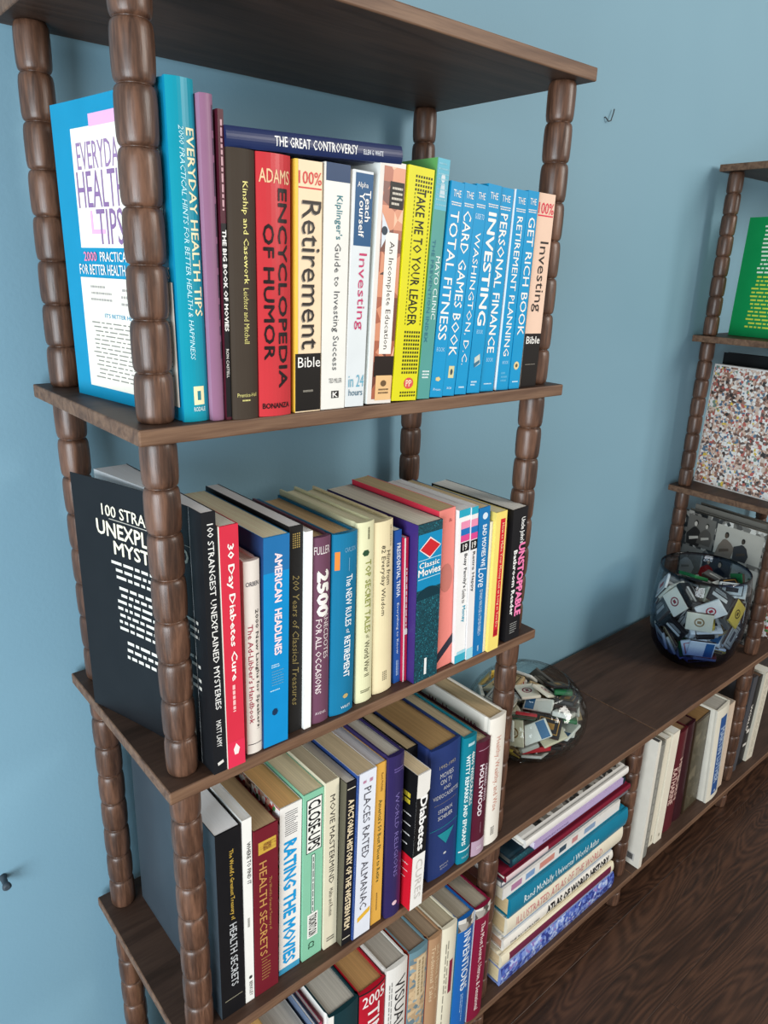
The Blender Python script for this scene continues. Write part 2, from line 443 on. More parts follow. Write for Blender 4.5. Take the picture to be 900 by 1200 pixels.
def mosaic(name, scale, stops, sub=3.0, grey=False):
    """a printed collage of many small pictures"""
    t = NT(name); v = t.coord((scale, scale, scale))
    fl = t.n('ShaderNodeVectorMath', operation='FLOOR'); t.l(v, fl.inputs[0])
    wn = t.n('ShaderNodeTexWhiteNoise'); wn.noise_dimensions = '3D'; t.l(fl.outputs[0], wn.inputs['Vector'])
    vo = t.n('ShaderNodeTexVoronoi'); vo.inputs['Scale'].default_value = sub; t.l(v, vo.inputs['Vector'])
    sx = t.n('ShaderNodeSeparateColor'); t.l(vo.outputs['Color'], sx.inputs[0])
    m = t.n('ShaderNodeMath', operation='MULTIPLY_ADD'); m.inputs[1].default_value = .45; t.l(wn.outputs['Value'], m.inputs[0])
    m2 = t.n('ShaderNodeMath', operation='MULTIPLY'); m2.inputs[1].default_value = .55; t.l(sx.outputs[0], m2.inputs[0]); t.l(m2.outputs[0], m.inputs[2])
    t.l(t.ramp(m.outputs[0], stops, 'CONSTANT'), t.b.inputs['Base Color']); t.b.inputs['Roughness'].default_value = .35
    return t.m
M_COLL = mosaic('photo_collage', 50, [(0, '#3c3634'), (.12, '#6a5650'), (.25, '#a07866'), (.36, '#d8b8a4'), (.45, '#ece6e0'), (.55, '#f4efe8'), (.60, '#c0645a'), (.65, '#d9c3b4'), (.73, '#5c7890'), (.79, '#e2c24c'), (.83, '#f0ece8'), (.92, '#7c9484')], 3.2)
M_CROWD = mosaic('colour_snapshots', 60, [(0, '#232022'), (.2, '#6a4a3c'), (.35, '#d0a890'), (.5, '#eee'.replace('#eee', '#eeeeee')), (.62, '#c23a3a'), (.72, '#4a8a4c'), (.82, '#e6dcd2'), (.92, '#c8b040')], 2.2)
M_BLUEP = mosaic('blue_printed_picture', 40, [(0, '#2b3a86'), (.3, '#4a62b4'), (.5, '#7c92d0'), (.65, '#b4c4e6'), (.82, '#8a78b8'), (.92, '#4458a4')], 4)
M_GREYP = mosaic('grey_photograph', 26, [(0, '#191919'), (.25, '#3c3a38'), (.42, '#77736c'), (.6, '#a8a39a'), (.75, '#d8d4cb'), (.88, '#54504b')], 3)
M_TEXMOV = mosaic('dark_teal_star_print', 700, [(0, '#0e3c46'), (.55, '#155662'), (.8, '#0a2c36'), (.95, '#2f8f9c')], 1)
M_ROCK = mosaic('copper_picture', 45, [(0, '#6c3524'), (.3, '#a65c40'), (.55, '#d08a68'), (.8, '#e9b493'), (.93, '#40241c')], 1.2)
M_TANP = mosaic('tan_painting_print', 60, [(0, '#6a7f88'), (.3, '#b59a78'), (.55, '#cdb28c'), (.75, '#8a9ea4'), (.9, '#4a3c3c')], 2)
M_FOREST = mosaic('olive_line_print', 30, [(0, '#4b4636'), (.5, '#575140'), (.8, '#6b6450')], 2)
GRP = {'B': 'books on the upper shelf of the left tower', 'C': 'books on the middle shelf of the left tower', 'D': 'books on the third shelf of the left tower', 'E': 'books on the bottom shelf of the low bookcase'}
def place(lv, rows, zs=None, name='book', group=None):
    prev = None
    for r in rows:
        x0, th, ldx, h, y, dep, col, kind, pg, label, items = r[:11]
        ex = r[11] if len(r) > 11 else {}
        sl = zs[1] if zs else BRD[lv][3]; z0 = zs[0] if zs else BRD[lv][2]
        th *= ex.get('ts', .975); a = math.asin(max(-.5, min(.5, ldx / h)))
        if prev and not ex.get('free'):
            # keep clear of the neighbour at the foot and at the shorter one's head
            lim = prev[0] + .0004
            hm = min(h, prev[2]) * .98
            lim2 = prev[0] + hm * math.tan(prev[1]) - hm * math.tan(a) + .0004
            x0 = max(x0, lim, lim2)
        z = z0 + sl * x0 + max(0, th * (math.sin(a) + sl)) + .0002
        book(ex.get('name', name), label, group or GRP[lv], (x0, y, z), (0, a, ex.get('yaw', 0)), th, h, dep, col, kind, pg, items,
             flare=ex.get('flare', 0), side=ex.get('side'), rough=ex.get('rough'))
        prev = (x0 + th / math.cos(a), a, h)
WH = '#f2efe8'; CR = '#e9e2cd'; TAN = '#c9ac82'; GY = '#cfcac0'; BK = '#17181b'
TS = random.Random(11)
def guide(t1, c='#0b93d6'):
    """the pale blue matching series on the upper shelf"""
    return [('hz', 'THE', .035, .065, .2, .8, WH, 0), ('dh', .085, .105, .12, .88, WH, 2, .5)] + t1
SER = '#0e94c8'
upper = [
 (.047, .0245, .000, .279, .010, .205, '#088fa4', 'j', CR, 'large turquoise hardcover at the left end of the upper shelf, cover facing left', [
   ('t', 'EVERYDAY HEALTH TIPS', .13, .665, .60, .92, '#f4ecc0', .015), ('t', '2000 PRACTICAL HINTS FOR BETTER HEALTH & HAPPINESS', .125, .80, .34, .52, '#bfe8ee', 0, .25),
   ('b', .885, .945, .38, .80, '#efe6b4'), ('b', .90, .93, .52, .66, '#2a7d8c', 1), ('hz', 'RODALE', .952, .966, .36, .82, '#e8f3ee', 0),
   ('Lb', .085, .465, .17, .92, '#f6f1e4'), ('Lb', .05, .088, .34, .60, '#e9b2dd', 1),
   ('L', 'EVERYDAY', .13, .215, .21, .63, '#9b7ba6', .0), ('L', 'HEALTH', .22, .335, .19, .61, '#8e6d9c', .0), ('L', 'TIPS', .34, .455, .34, .57, '#8e6d9c', .0),
   ('Lb', .345, .42, .285, .305, '#e9b2dd', 1), ('Lb', .405, .42, .285, .41, '#e9b2dd', 1),
   ('L', '2000', .478, .51, .19, .31, '#e58bb0', .02), ('L', 'PRACTICAL', .478, .51, .34, .60, WH, .01), ('L', 'HINTS', .478, .51, .66, .84, WH, .01),
   ('L', 'FOR BETTER HEALTH', .52, .555, .14, .56, WH, .01), ('L', 'AND HAPPINESS', .52, .555, .60, .95, WH, .01),
   ('Lb', .565, .955, .14, .97, '#efe9da'), ('Ld', .585, .65, .22, .42, '#a9a29c', 3, .35), ('Ld', .59, .66, .50, .80, '#a9a29c', 3, .35),
   ('L', "IT'S BETTER HEALTH AT A GLANCE", .685, .70, .34, .93, '#3a93b8', .01), ('Ld', .712, .925, .2, .93, '#8d8880', 14, .28)], {'flare': .024, 'side': '#0d8db6', 'ts': 1}),
 (.0725, .012, .001, .270, .004, .20, '#8d6480', 'h', '#cdb9a8', 'tall mauve picture hardback beside the turquoise one', [('d', .02, .98, .86, .97, '#4d4656', 1, .8)], {'side': '#a57a96'}),
 (.0850, .0055, .003, .260, .001, .19, '#4a1524', 'p', CR, 'thin dark maroon paperback beside the mauve hardback', [
   ('t', 'THE BIG BOOK OF MOVIES', .36, .69, .15, .9, WH, .03), ('d', .03, .30, .25, .8, '#c49aa0', 1, .6), ('b', .34, .99, 0.02, .98, '#101014'), ('t', 'RON CASTELL', .75, .85, .25, .75, '#d8d4cc', .01)]),
 (.0905, .0275, .003, .232, -.001, .165, '#3c3228', 'h', '#b8a684', 'dark brown cloth hardback under the left end of the lying navy book', [
   ('t', 'Kinship and Casework', .11, .475, .42, .68, '#e7dd86', .008), ('t', 'Leichter and Mitchell', .49, .70, .44, .64, '#d9cf7e', .0), ('hz', 'Prentice-Hall', .895, .91, .15, .9, '#d5cc80', 0), ('dh', .918, .93, .3, .8, '#d5cc80', 1)], {'rough': .6}),
 (.1190, .0365, .003, .232, -.001, .165, '#c3353b', 'j', CR, 'red jacketed hardback with heavy black slab title on the upper shelf', [
   ('hz', 'ADAMS', .055, .105, .06, .94, '#e8bf95', .01), ('t', 'ENCYCLOPEDIA', .12, .885, .56, .86, '#1d1214', .02), ('t', 'OF HUMOR', .25, .77, .14, .44, '#1d1214', .02), ('hz', 'BONANZA', .945, .968, .08, .92, '#1d1214', .02)]),
 (.1570, .0025, .003, .226, .006, .16, '#1b1a19', 'p', CR, 'very thin black pamphlet between the red hardback and the cream and black one', []),
 (.1600, .0310, .003, .231, -.001, .16, '#ecd2ae', 'p', CR, 'cream and black paperback with yellow back, red 100% on its spine', [
   ('hz', '100%', .04, .088, .12, .97, '#d2433f', .01), ('b', .098, .104, .12, .97, '#d2433f'), ('t', 'Retirement', .15, .735, .22, .93, '#8d8375', .0), ('t', 'Retirement', .147, .73, .25, .96, '#2c2622', .0),
   ('b', .75, .995, .0, 1, '#16120f'), ('hz', 'Bible', .765, .808, .1, .98, WH, .0), ('d', .905, .915, .1, .9, '#8a8478', 1), ('b', .0, .75, 0, .1, '#eec443')], {'side': '#eec443'}),
 (.1915, .0305, .005, .232, -.001, .15, '#e6e4dc', 'p', WH, 'off-white paperback with a navy band at the head of its spine', [
   ('b', 0, .068, .04, 1, '#17395f'), ('t', "Kiplinger's", .12, .29, .4, .72, '#18717c', .006), ('t', 'Guide to Investing Success', .305, .83, .36, .68, '#4b4d50', -.004), ('hz', 'TED MILLER', .865, .885, .3, .85, '#6c6c6c', -.003),
   ('b', .92, .952, .42, .74, '#262626'), ('hz', 'K', .925, .948, .47, .69, WH, .02)]),
 (.2225, .0250, .008, .229, -.001, .15, '#d9dedf', 'p', WH, 'pale grey paperback with a blue head panel and pink title word', [
   ('b', .01, .30, .1, 1, '#14507c'), ('hz', 'Alpha', .045, .072, .2, .75, WH, .0), ('t', 'Teach', .075, .20, .62, .9, WH, .012), ('t', 'Yourself', .085, .265, .32, .6, WH, .012),
   ('t', 'Investing', .33, .655, .3, .82, '#c43a68', -.004), ('hz', 'in 24', .855, .91, .12, .95, '#66a7bd', .0), ('hz', 'hours', .92, .95, .15, .9, '#3a6a80', .0)], {'side': '#eceae6'}),
 (.2520, .0345, .0115, .241, -.001, .165, '#e3dcd4', 'p', WH, 'thick paperback with copper portrait spine and white title strip', [
   ('m', .02, .98, .16, 1, M_ROCK), ('poly', [(.18, .20), (.5, .27), (.2, .34)], '#d6dde4', 0), ('poly', disc(.3, .27, .12, .018), '#2d3b48', .0001), ('b', .075, .18, .42, .98, '#141210', 1), ('dh', .09, .17, .5, .92, '#d8d0c0', 4, .45), ('b', .275, .78, .36, .86, '#efebe2', 1), ('t', 'An Incomplete Education', .31, .76, .47, .73, '#3c3632', -.002),
   ('b', .79, .88, .2, 1, '#20140f', 1), ('b', .875, .985, .3, .97, '#e6bb84', 1), ('dh', .93, .96, .42, .85, '#6b5236', 2), ('poly', disc(.62, .91, .12, .014), '#6b5236', .0002)], {'side': '#e8ebe6'}),
 (.2880, .0365, .014, .240, -.001, .15, '#dcd51c', 'p', CR, 'bright yellow paperback printed with black dot rows', [
   ('dots', .03, .10, .25, .95, '#20230f', 4, 7), ('t', 'TAKE ME TO YOUR LEADER', .09, .66, .36, .72, '#15170c', .012), ('dots', .10, .66, .26, .30, '#20230f', 36, 1), ('dots', .10, .66, .88, .93, '#20230f', 36, 1), ('dots', .68, .88, .27, .95, '#20230f', 11, 7), ('dots', .955, .985, .27, .95, '#20230f', 2, 7), ('poly', disc(.62, .92, .20, .026), '#d8524e'), ('hz', 'PP', .905, .935, .5, .74, '#f0e0c0', .01)], {'side': '#eae41c'}),
 (.3260, .0190, .015, .252, -.001, .15, '#549a92', 'p', CR, 'tall sea green paperback with a small figure printed at its head', [
   ('b', .0, .20, .05, 1, '#5fb0c4'), ('poly', disc(.55, .075, .16, .018), '#cfd9dc'), ('poly', [(.35, .15), (.42, .095), (.7, .095), (.8, .15)], '#c2d2d8'), ('dh', .01, .19, .1, .95, '#8fc6d4', 9, .3), ('t', 'MAYO CLINIC', .385, .65, .52, .86, '#e2efec', -.002), ('t', 'THE PREVENTION INDEX', .32, .75, .14, .38, '#2f6f86', 0), ('dh', .87, .91, .2, .8, '#e2efec', 3)], {'side': '#5fa25a'}),
 (.3460, .0205, .018, .232, -.0005, .135, SER, 'p', WH, 'first of the bright blue matching paperbacks, next to the sea green book', guide([('t', 'TOTAL FITNESS', .125, .72, .15, .80, WH, .006), ('hz', 'BOOK', .755, .775, .15, .8, '#a8dcf4', 0), ('poly', disc(.5, .91, .22, .012, 5), '#d8c890'), ('hz', 'Prion', .955, .968, .2, .8, '#cfeaf6', 0)])),
 (.3667, .0200, .018, .232, .0, .135, SER, 'p', WH, 'bright blue paperback about card games in the matching series', guide([('t', 'CARD GAMES BOOK', .12, .80, .15, .80, WH, .006), ('b', .85, .91, .32, .78, '#d8cf9c'), ('poly', disc(.55, .88, .1, .015), '#3a4c58', .0001), ('hz', 'ace', .955, .966, .3, .7, '#cfeaf6', 0)])),
 (.3870, .0195, .0165, .233, .0005, .135, SER, 'p', WH, 'bright blue paperback about a capital city in the matching series', guide([('hz', 'GUIDE TO', .13, .155, .12, .88, '#cfeaf6', 0), ('t', 'WASHINGTON, D.C.', .215, .85, .2, .74, WH, .004), ('dh', .955, .97, .25, .75, '#cfeaf6', 1)])),
 (.4090, .0225, .0145, .235, .001, .135, SER, 'p', WH, 'bright blue paperback with the boldest title of the matching series', guide([('t', 'INVESTING', .125, .66, .2, .84, WH, .022), ('hz', 'BOOK', .68, .70, .25, .75, '#a8dcf4', 0), ('poly', [(.3, .82), (.7, .80), (.8, .85), (.35, .87)], '#c6cfc6'), ('poly', [(.3, .85), (.7, .83), (.75, .845), (.35, .87)], '#3a6f8a', .0001), ('dh', .935, .965, .2, .8, '#cfeaf6', 2)])),
 (.4340, .0250, .0110, .234, .0035, .135, SER, 'p', WH, 'bright blue paperback about personal finance, left of the white-edged one', guide([('t', 'PERSONAL FINANCE', .12, .80, .22, .74, WH, .012), ('hz', 'BOOK', .825, .845, .25, .75, '#a8dcf4', 0), ('dh', .955, .966, .2, .8, '#cfeaf6', 1)])),
 (.4640, .0230, .0095, .234, .002, .135, SER, 'p', WH, 'bright blue paperback with a white left cover in the matching series', guide([('t', 'RETIREMENT PLANNING', .125, .82, .28, .74, WH, .006), ('hz', 'BOOK', .845, .862, .3, .8, '#a8dcf4', 0), ('dh', .90, .96, .25, .8, '#5fb6dd', 3)]), {'side': '#eef1f2'}),
 (.4880, .0200, .0075, .235, .002, .135, SER, 'p', WH, 'last of the bright blue matching paperbacks, next to the pink one', guide([('t', 'GET RICH BOOK', .125, .715, .24, .86, WH, .006), ('poly', disc(.5, .875, .26, .022), '#e2cf9a'), ('poly', disc(.5, .875, .12, .010), '#6c5a3a', .0001), ('dh', .955, .968, .2, .8, '#cfeaf6', 1)])),
 (.5150, .0330, .0060, .235, .006, .135, '#eccab2', 'p', CR, 'pink and black paperback at the right end of the upper shelf', [
   ('hz', '100%', .045, .10, .04, .96, '#dd3b50', .01), ('b', .105, .112, .04, .96, '#dd3b50'), ('t', 'Investing', .235, .595, .2, .85, '#2f2825', .0), ('b', .71, 1, 0, 1, '#181310'), ('hz', 'Bible', .725, .765, .1, .95, WH, .01), ('d', .875, .88, .05, .95, '#8a8478', 1, .7)]),
]
place('B', upper)
middle = [
 (.0530, .0150, .001, .297, .002, .215, '#131519', 'p', '#f1f0ee', 'tall black paperback with white title, left end of the middle shelf, cover bowed open', [
   ('t', '100 STRANGEST UNEXPLAINED MYSTERIES', .04, .735, .36, .8, '#e4e2dc', .006), ('t', 'MATT LAMY', .78, .89, .34, .72, '#e4e2dc', .0), ('poly', [(.3, .955), (.75, .948), (.8, .96), (.35, .968)], '#d8d4cc'),
   ('L', '100 STRANGEST', .09, .135, .22, .80, '#e9e2cc', .012), ('Lb', .142, .145, .27, .88, '#b8b4a8'), ('L', 'UNEXPLAINED', .155, .215, .17, .86, '#e9e2cc', .02), ('L', 'MYSTERIES', .225, .28, .29, .82, '#e9e2cc', .02),
   ('Ld', .30, .385, .26, .9, '#d9d7ce', 3, .42), ('Ld', .40, .60, .28, .92, '#d9d7ce', 7, .42), ('Ld', .625, .72, .3, .92, '#d9d7ce', 3, .42), ('Lb', .79, .90, .62, .84, '#efd8c0'), ('Lpoly', disc(.72, .845, .05, .028), '#e0643c', .0002)], {'flare': .05, 'rough': .5, 'ts': 1}),
 (.0695, .0215, .002, .280, .001, .19, '#cf2f43', 'p', '#dcd8c4', 'red paperback with rounded white title, second from the left post on the middle shelf', [
   ('t', '30 Day Diabetes Cure', .07, .62, .3, .74, '#f8e9e2', .022), ('d', .635, .85, .36, .6, '#f0b8b4', 1, .6), ('b', .885, 1, 0, 1, '#d9304e'), ('poly', [(.34, .92), (.5, .895), (.7, .92), (.6, .945), (.4, .945)], '#f6dcd8')], {'side': '#ebe6d6'}),
 (.0985, .0195, .003, .233, .010, .16, '#e4dbd0', 'j', '#b9ae9c', 'short cream jacketed hardback with red boards, title in black and red', [
   ('hz', 'ORBEN', .10, .122, .1, .9, '#26283a', 0), ('t', '2000 New Laughs for Speakers:', .24, .87, .56, .84, '#1f1a1c', .006), ('t', "The Ad-Libber's Handbook", .31, .83, .16, .46, '#a02f45', .006), ('b', .945, .949, .05, .95, '#4a4446')]),
 (.1175, .0330, .0065, .254, .007, .19, '#0c88c4', 'p', '#dccfae', 'thick blue paperback with stepped pinkish capitals on the middle shelf', [
   ('b', 0, .16, .0, 1, '#1f6ba3'), ('t', 'AMERICAN', .075, .30, .42, .72, '#f3d9da', .035), ('t', 'HEADLINES', .33, .55, .42, .72, '#f3d9da', .035), ('dh', .59, .61, .3, .8, '#b4dcec', 2), ('dh', .62, .70, .3, .8, '#5f9fc0', 6, .3), ('dh', .715, .725, .25, .85, '#b4dcec', 1), ('poly', disc(.45, .83, .12, .018, 7), '#143050')], {'side': '#22406e'}),
 (.1560, .0180, .005, .257, .014, .19, '#1f1e1d', 'p', '#ece8e2', 'black book with dull gold script title on the middle shelf', [
   ('t', '200 Years of Classical Treasures', .22, .86, .25, .75, '#8a7a4c', -.004, .3), ('dots', .03, .10, .2, .8, '#b49a58', 7, 4)]),
 (.1745, .0100, .004, .249, .010, .17, '#f0eee9', 'p', '#f4f2ee', 'thin plain white book between the black book and the plum one', []),
 (.1880, .0245, .003, .238, .013, .165, '#6b4458', 'j', '#b59a72', 'plum jacketed hardback with a large white number down its spine', [
   ('hz', 'FULLER', .045, .085, .04, .9, '#e8dedc', .0), ('t', '2500', .165, .41, .18, .86, '#ece8e0', .05), ('t', 'ANECDOTES', .39, .64, .58, .86, '#e0d2d0', .004), ('t', 'FOR ALL OCCASIONS', .42, .83, .14, .46, '#e0d2d0', .01), ('hz', 'AVENEL', .935, .95, .15, .8, '#d8c8cc', 0)]),
 (.2140, .0355, .004, .236, .012, .165, '#17749c', 'j', '#b59a72', 'blue jacketed hardback with an orange flash and white title', [
   ('b', .09, .185, .06, .24, '#e8883c'), ('hz', 'CARLSON', .075, .098, .42, .9, '#7fb0cc', 0), ('t', 'The NEW RULES', .22, .50, .5, .78, '#eef2f2', .012), ('t', 'of', .515, .54, .55, .72, '#eef2f2', 0), ('t', 'RETIREMENT', .555, .79, .48, .76, '#eef2f2', .02), ('t', '______', .13, .20, .6, .62, '#7fb0cc', 0), ('hz', 'WILEY', .955, .97, .4, .85, '#dce8ee', .01), ('poly', disc(.6, .90, .13, .014, 6), '#bca66c')]),
 (.2565, .0260, -.002, .242, .015, .165, '#dfddb4', 'j', '#d9cfae', 'pale yellow-green jacketed hardback with a small dark badge', [
   ('d', .025, .09, .5, .7, '#6a6a4e', 1), ('poly', disc(.45, .16, .2, .018, 6), '#2c4c34'), ('t', 'TOP SECRET TALES', .20, .60, .42, .78, '#8f9446', .012), ('t', 'of', .61, .63, .5, .72, '#6c6c48', 0), ('t', 'World War II', .645, .85, .42, .74, '#55533c', .0), ('dh', .925, .945, .2, .85, '#6a6a4e', 2)]),
 (.2860, .0325, -.006, .236, .018, .165, '#e6d7ae', 'j', '#d9cfae', 'cream jacketed hardback with thin script title', [
   ('t', 'Hints from', .165, .36, .62, .84, '#4b4436', -.004, .15), ('t', '82 Everyday Wisdom', .13, .53, .3, .56, '#4b4436', .0, .15), ('d', .03, .15, .8, .92, '#9b8f70', 1), ('dots', .87, .93, .42, .68, '#6c6450', 5, 3)]),
 (.3255, .0115, -.007, .217, .021, .15, '#20509a', 'p', CR, 'thin blue paperback next to the cream hardback', [
   ('t', 'PRESIDENTIAL TRIVIA', .08, .42, .3, .85, '#dde6ee', .01), ('t', 'Everything to Know', .46, .80, .3, .7, '#cfdcea', .0), ('d', .84, .95, .3, .7, '#a8c0dc', 2)]),
 (.3375, .0070, -.006, .206, .017, .15, '#c02348', 'p', '#f2ece6', 'very thin crimson and white paperback left of the star-printed one', [('b', 0, 1, 0, .35, '#efe4dc'), ('d', .2, .62, .45, .85, '#f0d4d8', 1, .6), ('b', .62, .66, .35, 1, '#efe4dc')]),
 (.3460, .0430, -.004, .224, .004, .19, '#0c2f3a', 'p', '#cfc8b8', 'thick film guide with red diamond on blue, purple back cover', [
   ('m', .0, .40, .0, 1, M_TEXMOV), ('b', .0, .40, .02, 1, '#0e86b4'), ('m', .0, .06, .02, 1, M_TEXMOV), ('poly', [(.06, .15), (.5, .085), (.96, .15), (.5, .215)], '#f0e4e0', .0001), ('poly', [(.10, .15), (.5, .095), (.92, .15), (.5, .205)], '#c8242c', .0003), ('hz', 'TCM', .13, .17, .32, .68, WH, .01), ('hz', 'Classic', .23, .265, .08, .92, WH, .012), ('hz', 'Movies', .27, .315, .04, .98, WH, .02), ('b', .215, .219, .04, .98, '#bfe0ea', 1), ('b', .33, .334, .04, .98, '#bfe0ea', 1),
   ('m', .40, 1, 0, 1, M_TEXMOV), ('poly', [(0.0, .46)] + [(.5 + .5 * math.cos(q), .46 - .07 * math.sin(q)) for q in [PI - k * PI / 10 for k in range(11)]], '#0d333e', .0002), ('b', .855, .965, .42, .52, '#e8e8e4', 1)], {'side': '#3d2a72'}),
 (.3960, .0300, -.011, .232, .012, .18, '#e8877c', 'p', '#b39f78', 'salmon pink paperback with a black diagonal bar and brown page tops', [
   ('poly', [(0, .90), (1, .80), (1, .86), (0, .96)], '#2b2c3a'), ('poly', disc(.5, .42, .4, .09), '#c7786c'), ('hz', '&', .06, .08, .6, .8, '#a85a54', 0)], {'side': '#e33a52'}),
 (.4245, .0215, -.009, .228, .007, .155, '#edebe8', 'p', '#e8e6e2', 'white paperback with teal, pink and blue bars, first of the matching pair', [
   ('b', 0, .045, 0, 1, '#28a3bc'), ('b', .075, .12, .2, 1, '#e88fae'), ('b', .12, .16, .2, 1, '#1e6fb4'), ('b', .16, .20, .2, 1, '#d8488c'), ('b', .205, .265, .2, 1, '#141416'), ('hz', '19', .215, .255, .4, .8, WH, .01), ('t', "Busy Family's", .28, .50, .5, .85, '#2a2a2e', .012), ('t', 'Guide to', .51, .60, .5, .8, '#2a2a2e', .0), ('t', 'Money', .62, .73, .48, .85, '#2298b4', .015), ('b', .945, 1, 0, 1, '#36a6bd'), ('b', .925, .945, .2, 1, '#9fd4e0')]),
 (.4460, .0130, -.0095, .229, .005, .155, '#e6e3e2', 'p', '#e8e6e2', 'thinner white paperback with the same bars, second of the matching pair', [
   ('b', 0, .045, 0, 1, '#28a3bc'), ('b', .075, .12, 0, 1, '#e88fae'), ('b', .12, .16, 0, 1, '#1e6fb4'), ('b', .16, .20, 0, 1, '#d8488c'), ('b', .205, .265, 0, 1, '#141416'), ('hz', '19', .215, .255, .2, .8, WH, .01), ('t', 'Retire Happy', .28, .54, .25, .75, '#3a3a40', .008), ('b', .925, 1, 0, 1, '#9fd4e0')]),
 (.4600, .0215, -.007, .224, .005, .155, '#1172ae', 'p', '#c8b48c', 'mid blue paperback with white round badge at its head', [
   ('poly', disc(.55, .055, .24, .022), '#d5e4ee'), ('t', 'BAD MOVIES WE', .11, .385, .35, .75, '#e6eef4', .02), ('t', 'Love', .39, .52, .15, .9, '#e6eef4', .0, .3), ('t', 'EDWARD MARGULIES & STEPHEN REBELLO', .54, .86, .38, .66, '#cfe0ec', .0), ('d', .93, .97, .35, .6, '#b8d0e0', 1)]),
 (.4810, .0060, -.004, .200, .006, .145, '#e9e3cb', 'p', CR, 'very thin cream booklet left of the yellow paperback', []),
 (.4875, .0225, -.004, .213, .001, .145, '#f0d873', 'p', '#d6c8a0', 'yellow paperback with a red title strip on its spine', [
   ('b', .05, .90, .42, .86, '#cf2030'), ('t', 'How to Make Your Money Last as Long as You Do', .08, .83, .52, .78, '#f6e2b0', .004), ('dots', .85, .89, .46, .82, '#5f1016', 3, 3)]),
 (.5110, .0120, -.003, .190, .010, .14, '#6e3e24', 'h', '#a98c62', 'short plain brown hardback beside the black joke book', [('d', .15, .6, .4, .6, '#52301c', 1)], {'side': '#7c4a2c'}),
 (.5310, .0320, -.006, .208, .005, .165, '#18181b', 'p', '#d4d2c8', 'black paperback with pink and white title at the right end of the middle shelf', [
   ('t', "Uncle John's", .07, .26, .5, .86, '#ecece8', .02), ('t', 'UNSTOPPABLE', .26, .82, .52, .98, '#f07fb0', .04), ('t', 'Bathroom Reader', .30, .80, .18, .44, '#ecece8', .03), ('dh', .86, .95, .25, .75, '#a8a8a4', 5, .3)]),
]
place('C', middle)
